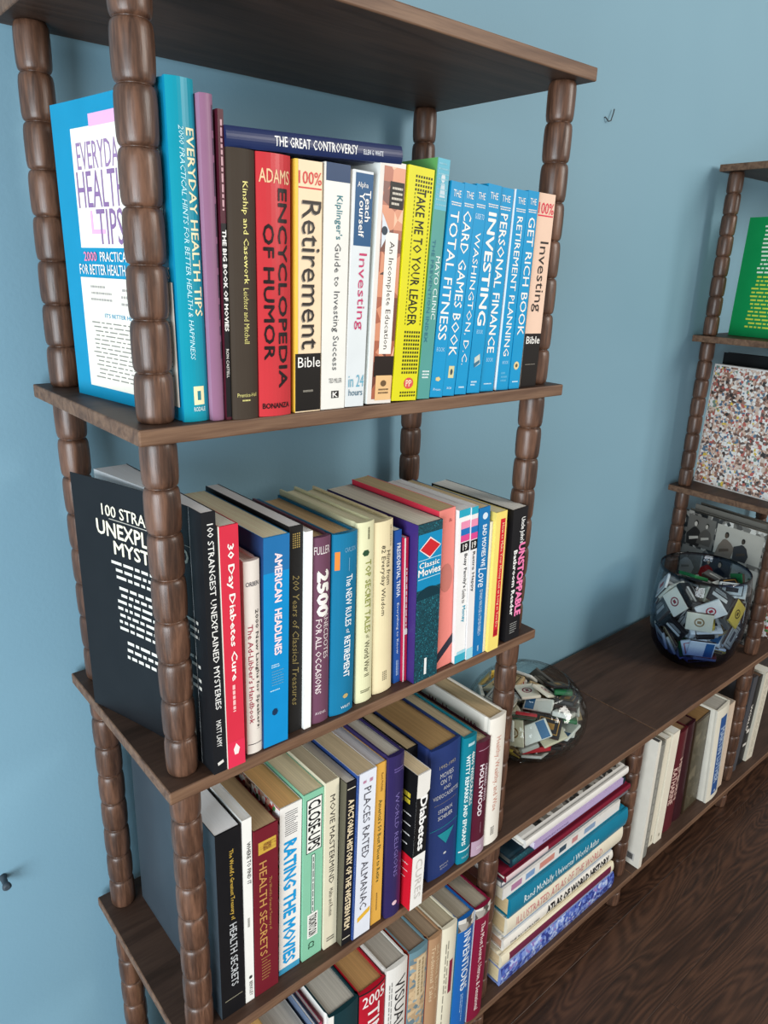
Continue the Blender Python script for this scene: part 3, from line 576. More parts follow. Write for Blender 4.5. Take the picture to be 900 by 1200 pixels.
third = [
 (.0525, .0325, .0035, .283, .016, .245, '#111114', 'p', '#ebeaea', 'large black book with gold and silver title and plain slate back cover', [
   ('t', "The World's Greatest Treasury of", .10, .47, .48, .70, '#c9a648', .008), ('t', 'HEALTH SECRETS', .49, .84, .44, .74, '#bfc0c0', .008), ('b', .905, .909, .15, .9, '#8a8470')], {'side': '#3a444c', 'ts': 1}),
 (.0865, .0130, .005, .285, .017, .21, '#e9e7e0', 'p', '#dddad0', 'narrow tall white book beside the large black one', [('t', 'WHERE TO FIND IT', .12, .34, .45, .85, '#46443f', .012), ('d', .52, .60, .3, .7, '#9a988f', 1), ('poly', disc(.6, .86, .2, .01, 6), '#2a2a2a'), ('t', 'BERKLEY', .885, .97, .45, .8, '#5a5852', .0)]),
 (.1010, .0345, .005, .261, .016, .21, '#6d1a26', 'p', '#a28a68', 'maroon paperback with gold embossed title', [
   ('b', .075, .145, .18, .92, '#c6a040'), ('t', 'Newly Expanded', .09, .13, .2, .9, '#6d1a26', 0), ('t', 'HEALTH SECRETS', .19, .76, .2, .52, '#c08c50', .008), ('t', "The World's Greatest Treasury of", .30, .62, .58, .74, '#b8864c', .0), ('dh', .77, .92, .25, .65, '#a87c48', 8, .3)], {'side': '#7c2430'}),
 (.1395, .0335, .007, .268, .022, .19, '#e7e3dc', 'p', '#c59a62', 'white paperback with heavy bright blue title and patterned back cover', [
   ('dh', .03, .17, .22, .8, '#5a5a5e', 12, .35), ('t', 'RATING THE MOVIES', .20, .945, .18, .78, '#1c96cf', .035), ('b', .965, 1, 0, 1, '#3f94b8'), ('Lm', 0, 1, 0, 1, M_CROWD)], {'side': '#2b2f4a'}),
 (.1755, .0320, .005, .272, .020, .19, '#84c0a0', 'p', '#c9bc9a', 'mint green paperback with a framed black and white title', [
   ('b', .035, .345, .14, .92, '#1d3c34'), ('b', .04, .34, .18, .88, '#ecebe2', 1), ('t', "CLOSE-UPS", .05, .33, .22, .84, '#17181a', .02), ('b', .36, .72, .42, .60, '#2f5a4c'), ('b', .364, .716, .45, .57, '#dfe9df', 1), ('d', .37, .71, .47, .55, '#4a5f58', 1, .6), ('b', .72, .87, .24, .78, '#ecebe2'), ('t', 'TORONTO SUN', .73, .86, .3, .72, '#17181a', .02), ('t', 'C2', .90, .94, .3, .6, '#17301f', .01)]),
 (.2085, .0220, .003, .277, .017, .19, '#dcd4ba', 'p', '#a79a80', 'cream paperback with spaced small capitals beside the mint one', [
   ('t', 'MOVIE MASTERMIND', .08, .60, .34, .72, '#3b3836', .002), ('t', 'Maltin and Rosten', .63, .80, .36, .66, '#55504a', 0), ('dh', .93, .96, .2, .8, '#6a655c', 2)]),
 (.2315, .0165, .006, .271, .006, .20, '#17161a', 'p', '#b9b4aa', 'black spined film history with olive back cover and cream lettering', [
   ('b', .035, .04, .1, .9, '#e6dcc4'), ('t', 'A PICTORIAL HISTORY OF THE WESTERN FILM', .10, .90, .22, .82, '#ecd9b4', .03), ('b', .955, .96, .1, .9, '#e6dcc4')], {'side': '#5c5848'}),
 (.2490, .0325, .005, .276, .004, .20, '#dfe2ea', 'p', '#b6a484', 'pale lilac-white paperback with blue left edge and small yellow flash', [
   ('d', .045, .065, .2, .9, '#c88aa6', 2), ('t', 'PLACES RATED ALMANAC', .09, .83, .36, .74, '#4c4a52', -.006), ('poly', [(.25, .875), (.95, .84), (.95, .87), (.25, .905)], '#e2b23c'), ('b', 0, 1, 0, .08, '#2a4a8c')], {'side': '#2a4a8c'}),
 (.2840, .0195, .001, .275, .007, .20, '#dfa94a', 'p', '#b8b6b8', 'amber yellow paperback between the lilac-white and violet books', [
   ('t', 'Rand McNally', .06, .17, .5, .76, '#7d5a2c', 0), ('t', "America's 50 Best Places to Retire", .215, .73, .4, .74, '#5c5a30', .008), ('d', .80, .92, .42, .6, '#8d6a34', 1)]),
 (.3050, .0290, -.0035, .281, .003, .20, '#2f2656', 'j', '#b4afa4', 'violet jacketed hardback with dim capitals and a pink dot near its foot', [
   ('dh', .07, .10, .3, .85, '#6a5a98', 2), ('t', 'WORLD RELIGIONS', .22, .74, .4, .66, '#7668a4', -.002), ('poly', disc(.52, .915, .16, .014), '#e2c0c8')]),
 (.3360, .0040, .0, .272, .050, .20, '#22252c', 'p', '#e6e6e6', 'thin dark magazine standing behind the violet hardback', [], {}),
 (.3405, .0035, .0, .268, .055, .20, '#d7dde6', 'p', '#e6e6e6', 'thin white magazine standing behind the violet hardback', [], {}),
 (.3455, .0245, .004, .238, -.010, .175, '#efece6', 'p', '#c8b592', 'book pushed proud of the shelf edge with black and red back cover', [
   ('b', 0, .59, .0, 1, '#121214'), ('poly', [(0, 0), (1, 0), (1, .14), (.6, .18), (0, .16)], '#e8e4dc'), ('b', .03, .045, .3, .8, '#141416', 1), ('t', 'Diabetes', .165, .56, .3, .86, '#f6f4f0', .03), ('t', 'CURES', .63, .93, .3, .8, '#c9c4bc', -.005),
   ('Lb', .60, 1, 0, 1, '#d3182c'), ('Ld', .15, .24, .78, .93, '#d8c23a', 2, .7), ('Ld', .27, .56, .80, .95, '#e8e4e0', 4, .12), ('Ld', .64, .80, .75, .95, '#f0d4d4', 3, .12)], {'side': '#121214', 'ts': 1}),
 (.3730, .0210, .002, .240, .040, .17, '#17181c', 'p', '#b9a57f', 'dark spined book set back behind the black and red one', [], {'side': '#1c1e24'}),
 (.3980, .0620, -.008, .243, .012, .185, '#25386f', 'j', '#9d7e52', 'very thick royal blue hardback with a teal triangle on its spine', [
   ('hz', 'MOVIES', .19, .225, .28, .74, '#c3c4c6', 0), ('hz', '1992-1993', .13, .155, .25, .8, '#a9a08c', 0), ('hz', 'ON TV', .24, .275, .3, .7, '#c3c4c6', 0), ('hz', 'AND', .295, .32, .4, .65, '#c3c4c6', 0), ('hz', 'VIDEOCASSETTE', .345, .375, .08, .95, '#c3c4c6', 0), ('dots', .415, .42, .12, .9, '#a89a78', 1, 22), ('hz', 'STEVEN H.', .46, .49, .25, .75, '#c3c4c6', .01), ('hz', 'SCHEUER', .51, .54, .25, .75, '#c3c4c6', .01),
   ('b', .605, .609, .02, .98, '#1c8a94'), ('poly', [(.24, .65), (.84, .65), (.54, .75)], '#1c8a94', .0003), ('poly', disc(.52, .825, .06, .010, 5), '#c3c4c6'), ('hz', 'BANTAM', .91, .925, .36, .66, '#a8a8b4', 0), ('hz', 'BOOKS', .935, .948, .38, .64, '#a8a8b4', 0)], {'side': '#283a74'}),
 (.4560, .0285, -.0045, .239, .008, .17, '#0f7c8f', 'j', '#b8a888', 'teal jacketed hardback with dense white title', [
   ('dh', .04, .07, .25, .75, '#bfe0e4', 1, .7), ('t', '4800 WISECRACKS', .12, .54, .54, .84, '#e4f0ee', .025), ('t', 'WITTY REMARKS AND EPIGRAMS', .13, .85, .18, .46, '#e4f0ee', .025), ('b', .89, .90, .02, .98, '#dfe9ea'), ('hz', 'PORTLAND', .945, .96, .25, .75, '#bfe0e4', 0)]),
 (.4850, .0310, -.005, .219, .006, .17, '#54182c', 'j', '#a8977a', 'wine red jacketed hardback with a pale lilac foot', [
   ('b', .065, .07, .1, .9, '#b490a0'), ('t', 'OBSESSED WITH', .20, .52, .58, .78, '#d8c4cc', .014), ('t', 'HOLLYWOOD', .19, .64, .22, .50, '#e8dce0', .025), ('d', .70, .80, .45, .55, '#9a7080', 1), ('b', .865, 1, 0, 1, '#b49aac'), ('dh', .92, .95, .3, .7, '#e0d4dc', 2)]),
 (.5240, .0370, -.0075, .247, .009, .20, '#ece6da', 'j', '#b7a07a', 'white jacketed hardback at the right end of the third shelf with pale red title', [
   ('t', 'Healthy, Wealthy, and Wise', .15, .73, .3, .66, '#c98874', .004), ('dots', .86, .93, .34, .58, '#2c2a28', 5, 3), ('L', 'Healthy, Wealthy, and Wise', .09, .19, .05, .93, '#7c3440', .02)], {'ts': 1}),
]
place('D', third)
low = [
 (.090, .043, .0, .265, .004, .17, '#b8935c', 'p', '#c99c5e', 'tan paged paperback, first visible on the bottom shelf at the left', [], {'side': '#c9a06a'}),
 (.135, .048, .0, .252, .004, .19, '#d9d5ce', 'p', '#a9a49c', 'broad grey paged book on the bottom shelf', [], {'side': '#e8e6e2'}),
 (.1865, .004, .0, .264, .006, .20, '#6a7a94', 'p', '#c8c8c8', 'thin slate magazine on the bottom shelf, leftmost of three', []),
 (.1915, .004, .0, .252, .012, .20, '#e8e8e8', 'p', '#c8c8c8', 'thin white magazine on the bottom shelf, middle of three', []),
 (.1965, .005, .0, .258, .010, .20, '#b43a5c', 'p', '#c8c8c8', 'thin pink spined magazine on the bottom shelf, rightmost of three', [], {'side': '#8a90a4'}),
 (.2070, .0545, .0, .270, .001, .20, '#15363c', 'j', '#a6a196', 'very thick dark green hardback on the bottom shelf', [('b', 0, 1, 0, .14, '#e4e1d8')], {'side': '#e8e6de'}),
 (.2625, .0510, .0, .268, .001, .19, '#b5182c', 'j', '#a47c4c', 'red jacketed annual with a year across its spine on the bottom shelf', [
   ('hz', '2005', .035, .115, .1, .95, '#ede4e0', .012), ('t', 'TIME', .13, .45, .3, .75, '#ede4e0', .012), ('b', 0, .012, 0, 1, '#1c1c1e')], {'side': '#1d1d20'}),
 (.3145, .0440, .0, .275, .001, .19, '#e4e1da', 'j', '#9c958a', 'white jacketed reference book with tall thin capitals on the bottom shelf', [
   ('t', 'VISUAL', .10, .50, .38, .88, '#2a2a2c', -.006), ('d', .09, .5, .1, .28, '#8a8884', 2, .4)], {'side': '#c9c6be'}),
 (.3610, .0410, .0, .275, .001, .18, '#6b8c96', 'j', '#7d6a58', 'blue and tan illustrated spine with rust red boards on the bottom shelf', [
   ('m', .05, .98, .05, .95, M_TANP), ('b', .06, .38, .35, .85, '#d5c09c', 1), ('d', .08, .36, .4, .8, '#a08a68', 2, .5)], {'side': '#a33a28'}),
 (.4030, .0300, .0, .273, .001, .18, '#b08a68', 'j', '#8f7c66', 'tan paisley-lettered spine with red page tops on the bottom shelf', [
   ('t', 'and Home Book of', .06, .5, .55, .8, '#d8bf9c', .01), ('t', 'Traditional Tales', .06, .5, .2, .45, '#d8bf9c', .01)], {'side': '#b04a34'}),
 (.4335, .0350, .0, .273, .001, .19, '#e5dec6', 'j', '#a39880', 'cream jacketed hardback on the bottom shelf with a small maroon title box', [
   ('b', .28, .55, .55, .8, '#8c2444'), ('d', .1, .8, .2, .45, '#8a8474', 2, .4)], {'side': '#e8e2ce'}),
 (.4710, .0390, .0, .265, .001, .19, '#1c62ae', 'j', '#9c9484', 'blue jacketed hardback with a dark picture head on the bottom shelf', [
   ('m', 0, .10, 0, 1, M_GREYP), ('t', 'INVENTIONS', .12, .62, .35, .8, '#dfe8f0', .015), ('d', .65, .9, .4, .6, '#a8c4e0', 2, .4)], {'side': '#2f7ca6'}),
 (.5125, .0390, .0, .261, .001, .19, '#821436', 'j', '#9a9180', 'crimson jacketed hardback against the bottom right post of the left tower', [
   ('m', 0, .085, 0, 1, M_GREYP), ('t', 'The Most Secret, Untrue, & Sensational', .14, .92, .35, .65, '#f0dcd8', .012)], {'side': '#dfe2e4'}),
]
place('E', low)
right_low = [
 (1.0775, .0120, -.004, .341, .000, .19, '#e4dfd2', 'p', '#3a3a3a', 'tall white paperback with a barcode, right of the middle post on the bottom shelf', [('Lb', .905, .965, .80, .93, '#c9c6c0'), ('Ld', .91, .96, .81, .92, '#2a2a2a', 1, .9)], {'side': '#e6e1d4', 'ts': 1}),
 (1.1060, .0310, -.003, .309, .014, .19, '#8d8d86', 'h', '#7a766c', 'grey cloth bound book with faint lettering beside the tall white paperback', [('d', .2, .9, .3, .7, '#a6a69e', 1, .6)], {'side': '#9a9a92'}),
 (1.1560, .0200, -.001, .300, .022, .19, '#e7e0cc', 'p', CR, 'thin ivory book beside the grey cloth one on the bottom shelf', [('d', .9, .96, .3, .7, '#a09a88', 1)]),
 (1.1780, .0300, -.001, .306, .018, .19, '#ece5d2', 'p', CR, 'cream paperback left of the maroon lettered book on the bottom shelf', [('d', .92, .95, .3, .7, '#a09a88', 1)]),
 (1.2220, .0480, -.005, .285, .026, .18, '#5a1e26', 'j', '#8a6c4c', 'maroon book with pale stacked capitals on the bottom shelf', [('t', 'KATHARINE', .35, .72, .12, .48, '#d8b8ac', .02), ('t', 'HEPBURN', .28, .70, .55, .9, '#d8b8ac', .02)]),
 (1.2740, .0440, -.014, .284, .030, .18, '#35121a', 'h', '#5a4030', 'very dark red hardback on the bottom shelf', []),
 (1.3210, .0690, -.018, .279, .027, .18, '#3a2c1e', 'p', '#7a5c34', 'wide dark brown book with fine arcs on its spine', [('m', .03, .97, .04, .96, M_FOREST)]),
 (1.4060, .0630, -.036, .291, .010, .19, '#e2ddcc', 'j', '#9a968c', 'leaning white hardback with a blue lettered panel on its spine', [
   ('b', .10, .945, .30, .80, '#2a5694'), ('t', 'MARTIN LUTHER', .22, .82, .38, .74, '#bcd0e4', .01), ('hz', '4', .90, .93, .45, .62, '#cfdcea', .01)], {'side': '#ece8da'}),
 (1.4720, .0400, -.020, .266, .018, .18, '#d9c4ae', 'p', '#8c8378', 'pinkish buff paperback left of the right tower post on the bottom shelf', [('d', .05, .95, .2, .8, '#e6d8c8', 3, .3)]),
 (1.5800, .0270, .022, .288, .024, .19, '#4c4e54', 'p', '#3a2c28', 'slate grey book right of the right tower post on the bottom shelf', []),
 (1.6150, .0420, .016, .272, .028, .19, '#1a1a1c', 'p', '#5a4434', 'black book with white lettering at the bottom right edge of the picture', [('t', 'WORLD', .30, .60, .2, .5, '#dcd8d0', .03), ('b', .60, .64, .5, .9, '#d8d4cc'), ('b', .76, .79, .4, .9, '#d8d4cc')]),
 (1.6620, .0420, .012, .276, .022, .19, '#dcd6c4', 'p', CR, 'ivory book at the bottom right edge of the picture', [('d', .05, .95, .3, .8, '#b8b2a0', 2, .3)]),
]
place('E', right_low)
# ---- lying books
def lying(x0, x1, z, th, y, dep, col, kind, pg, label, items, group, side=None, tilt=0, yaw=0):
    """flat on its back cover, spine to the front, head to the left"""
    return book('book', label, group, (x1, y, z), (0, -PI / 2 - tilt, yaw), th, x1 - x0, dep, col, kind, pg, items, side=side)
zL = ztop('B', .09) + .2335; zR = ztop('B', .29) + .2415
lying(.0935, .2905, zR + .0006 - .002, .0165, -.001, .135, '#1c2a54', 'j', '#e4ddc8', 'navy hardback lying flat on top of the upper shelf books', [
  ('t', 'THE GREAT CONTROVERSY', .24, .71, .26, .76, '#f2f1ee', .012), ('t', 'ELLEN G. WHITE', .745, .87, .32, .58, '#dfe2ea', .01)], GRP['B'], tilt=math.atan2(zR - zL, .197))
ST = 'books lying in the stack on the bottom shelf'
stack = [  # th, x0, x1, y, dep, col, kind, pages, side, label, items
 (0.043, .612, .985, .010, .27, '#7d92cc', 'j', '#d8c096', None, 'blue and lilac illustrated atlas at the bottom of the stack', [('m', .0, 1, 0, 1, M_BLUEP), ('t', 'Atlas of the Universe', .12, .32, .42, .56, '#4a4a6a', 0)]),
 (0.030, .612, .980, .012, .26, '#e6dcc0', 'j', '#cdb48c', None, 'cream hardback with a long maroon spine panel, second from the bottom of the stack', [('b', .06, .97, .2, .85, '#6c2440')]),
 (0.026, .622, .980, .018, .25, '#e9e4da', 'j', '#b08a70', None, 'white atlas with bold black history lettering in the stack', [('t', 'THE ILLUSTRATED', .05, .3, .25, .5, '#2c2c2e', .01), ('t', 'ATLAS OF WORLD HISTORY', .36, .96, .15, .88, '#1c1c1e', .045)]),
 (0.016, .630, .985, .022, .25, '#dfe6ee', 'p', '#c8b89a', None, 'thin pale blue and white book in the lower half of the stack', [('b', .0, 1, 0, .35, '#5f92c4')]),
 (0.042, .620, 1.000, .014, .27, '#e8dfc8', 'j', '#c4ac80', None, 'cream atlas with pink capitals in the middle of the stack', [('t', 'ILLUSTRATED ATLAS OF THE WORLD', .07, .80, .25, .72, '#cf7f80', .004), ('hz', 'RD', .3, .7, .93, .955, '#5a5a5a', 0)]),
 (0.045, .622, 1.006, .012, .26, '#137a98', 'j', '#c4ac80', None, 'thick teal atlas with white script title in the stack', [('t', 'Rand McNally Universal World Atlas', .10, .72, .22, .72, '#d9e8ea', .012)]),
 (0.026, .610, .985, .020, .26, '#e4e0da', 'p', '#ccc0a6', None, 'white book with a row of small coloured squares on its spine', [('b', .06, .14, .25, .8, '#b07a9a'), ('b', .17, .24, .25, .8, '#7c9cc4'), ('b', .28, .40, .25, .8, '#d08a7c'), ('b', .44, .50, .3, .8, '#3a4c5c'), ('b', .55, .60, .3, .8, '#c88a88'), ('b', .66, .76, .3, .8, '#8aa0bc')]),
 (0.010, .612, .965, .026, .26, '#dcdcdc', 'p', '#b8b0a0', None, 'thin light grey book above the coloured squares one', []),
 (0.012, .600, 1.006, .018, .26, '#6c7078', 'p', '#c8c4bc', None, 'thin slate book in the upper half of the stack', [('b', .0, .9, .45, 1, '#e8e6e4')]),
 (0.013, .605, 1.004, .014, .26, '#7a1a30', 'j', '#d6cfc0', None, 'thin crimson book with pale edge in the upper half of the stack', [('b', .0, .3, .0, 1, '#d8c4c4')]),
 (0.018, .628, .992, .022, .26, '#15303c', 'j', '#4a4a44', None, 'dark blue-green glossy book near the top of the stack', [('m', 0, .35, .35, 1, M_TEXMOV)]),
 (0.014, .680, .968, .012, .20, '#b7a4cc', 'p', '#c8c0cc', None, 'lilac paperback lying below the topmost book of the stack', [('t', 'REFLECTIONS', .08, .35, .3, .6, '#5a4a78', 0)]),
 (0.017, .655, .988, .016, .22, '#e6e3dc', 'j', '#e0d8c8', None, 'black and white photo book topmost of the stack', []),
]
z = -HH + .0004
for i, (th, x0, x1, y, dep, col, kind, pg, side, label, items) in enumerate(stack):
    th *= .985
    b = lying(x0, x1, z, th, y, dep, col, kind, pg, label, items, ST)
    z += th + .0004
    if i == len(stack) - 1:   # photograph on the upper cover
        h = x1 - x0
        V = [(th + .0002, .012, .03 * h), (th + .0002, dep - .01, .03 * h), (th + .0002, dep - .01, .87 * h), (th + .0002, .012, .87 * h)]
        mesh_ob('cover_picture', V, [(0, 1, 2, 3)], M_GREYP, b)
STACK_TOP = z
# ---- right tower: large books standing sideways, covers to the left
RG = 'picture books on the right tower'
z = OFF2['B'][2]
book('book', 'green book with rows of white and yellow print on the right tower', RG, (1.585, .045, z + .0004), (0, .03, -.16), .022, .272, .215, '#0a8a4a', 'p', WH, [
   ('Ld', .06, .47, .20, .95, '#e8f2dc', 12, .42), ('Ld', .475, .93, .18, .95, '#d8e04a', 14, .42)], side='#0c9450')
z = OFF2['C'][2]
book('book', 'tall book with a crowded photo collage cover on the right tower', RG, (1.578, .035, z + .0004), (0, .03, -.13), .020, .308, .245, '#d8d0c8', 'j', '#2a2624', [('Lm', .012, .99, .01, .99, M_COLL)], side='#e8e2dc')
book('book', 'black hardback behind the collage book on the right tower', RG, (1.628, .060, z + .0004), (0, .02, -.08), .022, .335, .215, '#121214', 'h', '#4a463e', [])
ph = [('Lm', .0, 1, 0, 1, M_GREYP), ('Lb', .03, .30, .05, .40, '#6d6a64', 1), ('Lb', .04, .30, .42, .97, '#b9b5aa', 1), ('Lb', .32, .56, .03, .30, '#8d8a82', 1), ('Lb', .33, .60, .32, .66, '#4a4c54', 1), ('Lb', .34, .62, .68, .98, '#c9c5bc', 1), ('Lb', .64, .97, .02, .45, '#5b5f68', 1), ('Lb', .66, .97, .50, .96, '#23252a', 1)]
def fig(u, a, s, hc, bc):
    j = random.Random(int(u * 991 + a * 317)); q = lambda v: v * j.uniform(.8, 1.25)
    return [('Lpoly', [(u - q(s * 1.5), a + s * 2.9), (u - q(s * 1.3), a + q(s * 1.3)), (u - s * .5, a + s * .62), (u - s * .15, a + s * .45), (u + s * .25, a + s * .5), (u + q(s * .9), a + s * .8), (u + q(s * 1.5), a + q(s * 1.5)), (u + q(s * 1.1), a + s * 2.9)], bc, .0004),
            ('Lpoly', disc(u + s * .05, a - s * .08, s * .36, s * .38), '#26221f', .0005), ('Lpoly', disc(u - s * .02, a + s * .04, s * .27, s * .32), hc, .0006),
            ('Lpoly', [(u - s * .9, a + s * 1.9), (u + s * .7, a + s * 1.5), (u + s * .8, a + s * 1.8), (u - s * .8, a + s * 2.3)], hc, .0007)]
for u, a, s, hc, bc in ((.16, .10, .07, '#cfc8bc', '#2e2c2a'), (.30, .10, .06, '#bdb6aa', '#56524c'), (.55, .12, .07, '#5a4c40', '#7a6e62'), (.75, .13, .06, '#4a4038', '#3a3a3c'), (.12, .40, .06, '#a8a298', '#d0ccc4'), (.40, .40, .06, '#d8b8a0', '#c02a2a'), (.54, .39, .07, '#d8b8a0', '#1c2234'), (.78, .42, .06, '#d8ccbc', '#2a3a34'), (.9, .44, .06, '#c8bcac', '#8a867e'), (.14, .70, .08, '#c4beb4', '#31363f'), (.32, .71, .08, '#b4aea4', '#6a7078'), (.62, .72, .08, '#d0c8bc', '#e0dcd4'), (.82, .72, .08, '#b8b2a8', '#55585c')):
    ph += fig(u, a, s, hc, bc)
book('book', 'tall book with black and white people photographs behind the glass vase', RG, (1.575, .055, .0004), (0, .02, -.12), .022, .305, .23, '#8a867e', 'j', '#8a867c', ph, side='#6a665e')
book('book', 'grey hardback behind the black and white photo book', RG, (1.602, .058, .0004), (0, .02, -.12), .026, .318, .215, '#77746c', 'h', '#8a867c', [])
place('D', [(1.664, .012, .0, .24, .030, .18, '#c8c0b4', 'p', WH, 'thin magazine with colour snapshots beside the right tower post', [('m', 0, 1, 0, 1, M_CROWD), ('Lm', 0, 1, 0, 1, M_CROWD)]),
   (1.678, .030, .0, .25, .030, .18, '#3a3c44', 'j', WH, 'dark jacketed book behind the snapshot magazine on the right tower', [])], group=RG)

# ------------------------------------------------------------------ glass bowls
def glass(name, tint, bumpy=0, edge=None):
    """thin clear glass: see-through by tint, mirror-like by Fresnel"""
    t = NT(name); t.t.nodes.remove(t.b); out = [n for n in t.t.nodes if n.type == 'OUTPUT_MATERIAL'][0]
    tr = t.n('ShaderNodeBsdfTransparent'); gl = t.n('ShaderNodeBsdfGlossy'); gl.inputs['Roughness'].default_value = .03
    fr = t.n('ShaderNodeFresnel'); ge = t.n('ShaderNodeNewGeometry'); mr = t.n('ShaderNodeMapRange'); mr.inputs['To Min'].default_value = 1.4; mr.inputs['To Max'].default_value = 1 / 1.4
    t.l(ge.outputs['Backfacing'], mr.inputs['Value']); t.l(mr.outputs[0], fr.inputs['IOR'])
    mx = t.n('ShaderNodeMixShader'); t.l(fr.outputs[0], mx.inputs[0]); t.l(tr.outputs[0], mx.inputs[1]); t.l(gl.outputs[0], mx.inputs[2]); t.l(mx.outputs[0], out.inputs['Surface'])
    if isinstance(tint, str): tr.inputs[0].default_value = lin(tint)
    else:
        tc = t.n('ShaderNodeTexCoord'); sp = t.n('ShaderNodeSeparateXYZ'); t.l(tc.outputs['Object'], sp.inputs[0])
        t.l(t.ramp(sp.outputs[2], tint), tr.inputs[0])
    if bumpy:
        v = t.coord((1, 1, 1)); n = t.n('ShaderNodeTexVoronoi'); n.inputs['Scale'].default_value = 55; t.l(v, n.inputs['Vector'])
        b = t.n('ShaderNodeBump'); b.inputs['Strength'].default_value = bumpy; b.inputs['Distance'].default_value = .004
        t.l(n.outputs['Distance'], b.inputs['Height']); t.l(b.outputs[0], gl.inputs['Normal']); t.l(b.outputs[0], fr.inputs['Normal'])
    return t.m
def lathe(name, prof, mat, parent=None, loc=None, N=64):
    V = []; F = []
    for r, z in prof:
        for i in range(N): a = 2 * PI * i / N; V.append((r * math.cos(a), r * math.sin(a), z))
    for j in range(len(prof) - 1):
        for i in range(N):
            k = (i + 1) % N; F.append((j * N + i, j * N + k, (j + 1) * N + k, (j + 1) * N + i))
    F.append(tuple(range(N))[::-1]); F.append(tuple((len(prof) - 1) * N + i for i in range(N)))
    o = mesh_ob(name, V, F, mat, parent, loc=loc, smooth=True)
    for p in o.data.polygons:
        if len(p.vertices) > 4: p.use_smooth = False
    return o
def shell(prof, t):
    """outer profile bottom to rim, then back down the inside"""
    inner = [(max(.004, r - t), max(z, prof[0][1] + t) if k else prof[0][1] + t) for k, (r, z) in enumerate(prof)]
    top = prof[-1]
    return prof + [(top[0] - t * .5, top[1] + t * .5)] + inner[::-1]
B1 = (.79, .142); B2 = (1.40, .112)
R1 = .117
p1 = [(.056, .0006)] + [(R1 * math.cos(a), .085 + .085 * math.sin(a) / .95) for a in [-1.15 + k * .1 for k in range(21)]]
p1 = [p for p in p1 if p[1] > 0]
b1 = lathe('glass_bowl', shell(p1, .003), glass('clear_textured_glass', '#f2f5f4', .55), loc=(B1[0], B1[1], 0))
tag(b1, 'low round clear textured glass bowl full of matchbooks on the worktop', 'bowl')
p2 = [(.046, .0006), (.062, .004), (.082, .018), (.097, .045), (.105, .085), (.1095, .125), (.1095, .165), (.106, .205), (.102, .242)]
b2 = lathe('glass_vase', shell(p2, .0032), glass('blue_footed_glass', [(0, '#34457e'), (.025, '#8094c0'), (.08, '#dce6f0'), (.2, '#eef3f6'), (.236, '#dce6ee'), (.2395, '#32456c')]), loc=(B2[0], B2[1], 0))
tag(b2, 'tall wide mouthed glass vase with dark blue foot and rim, full of matchbooks', 'vase')
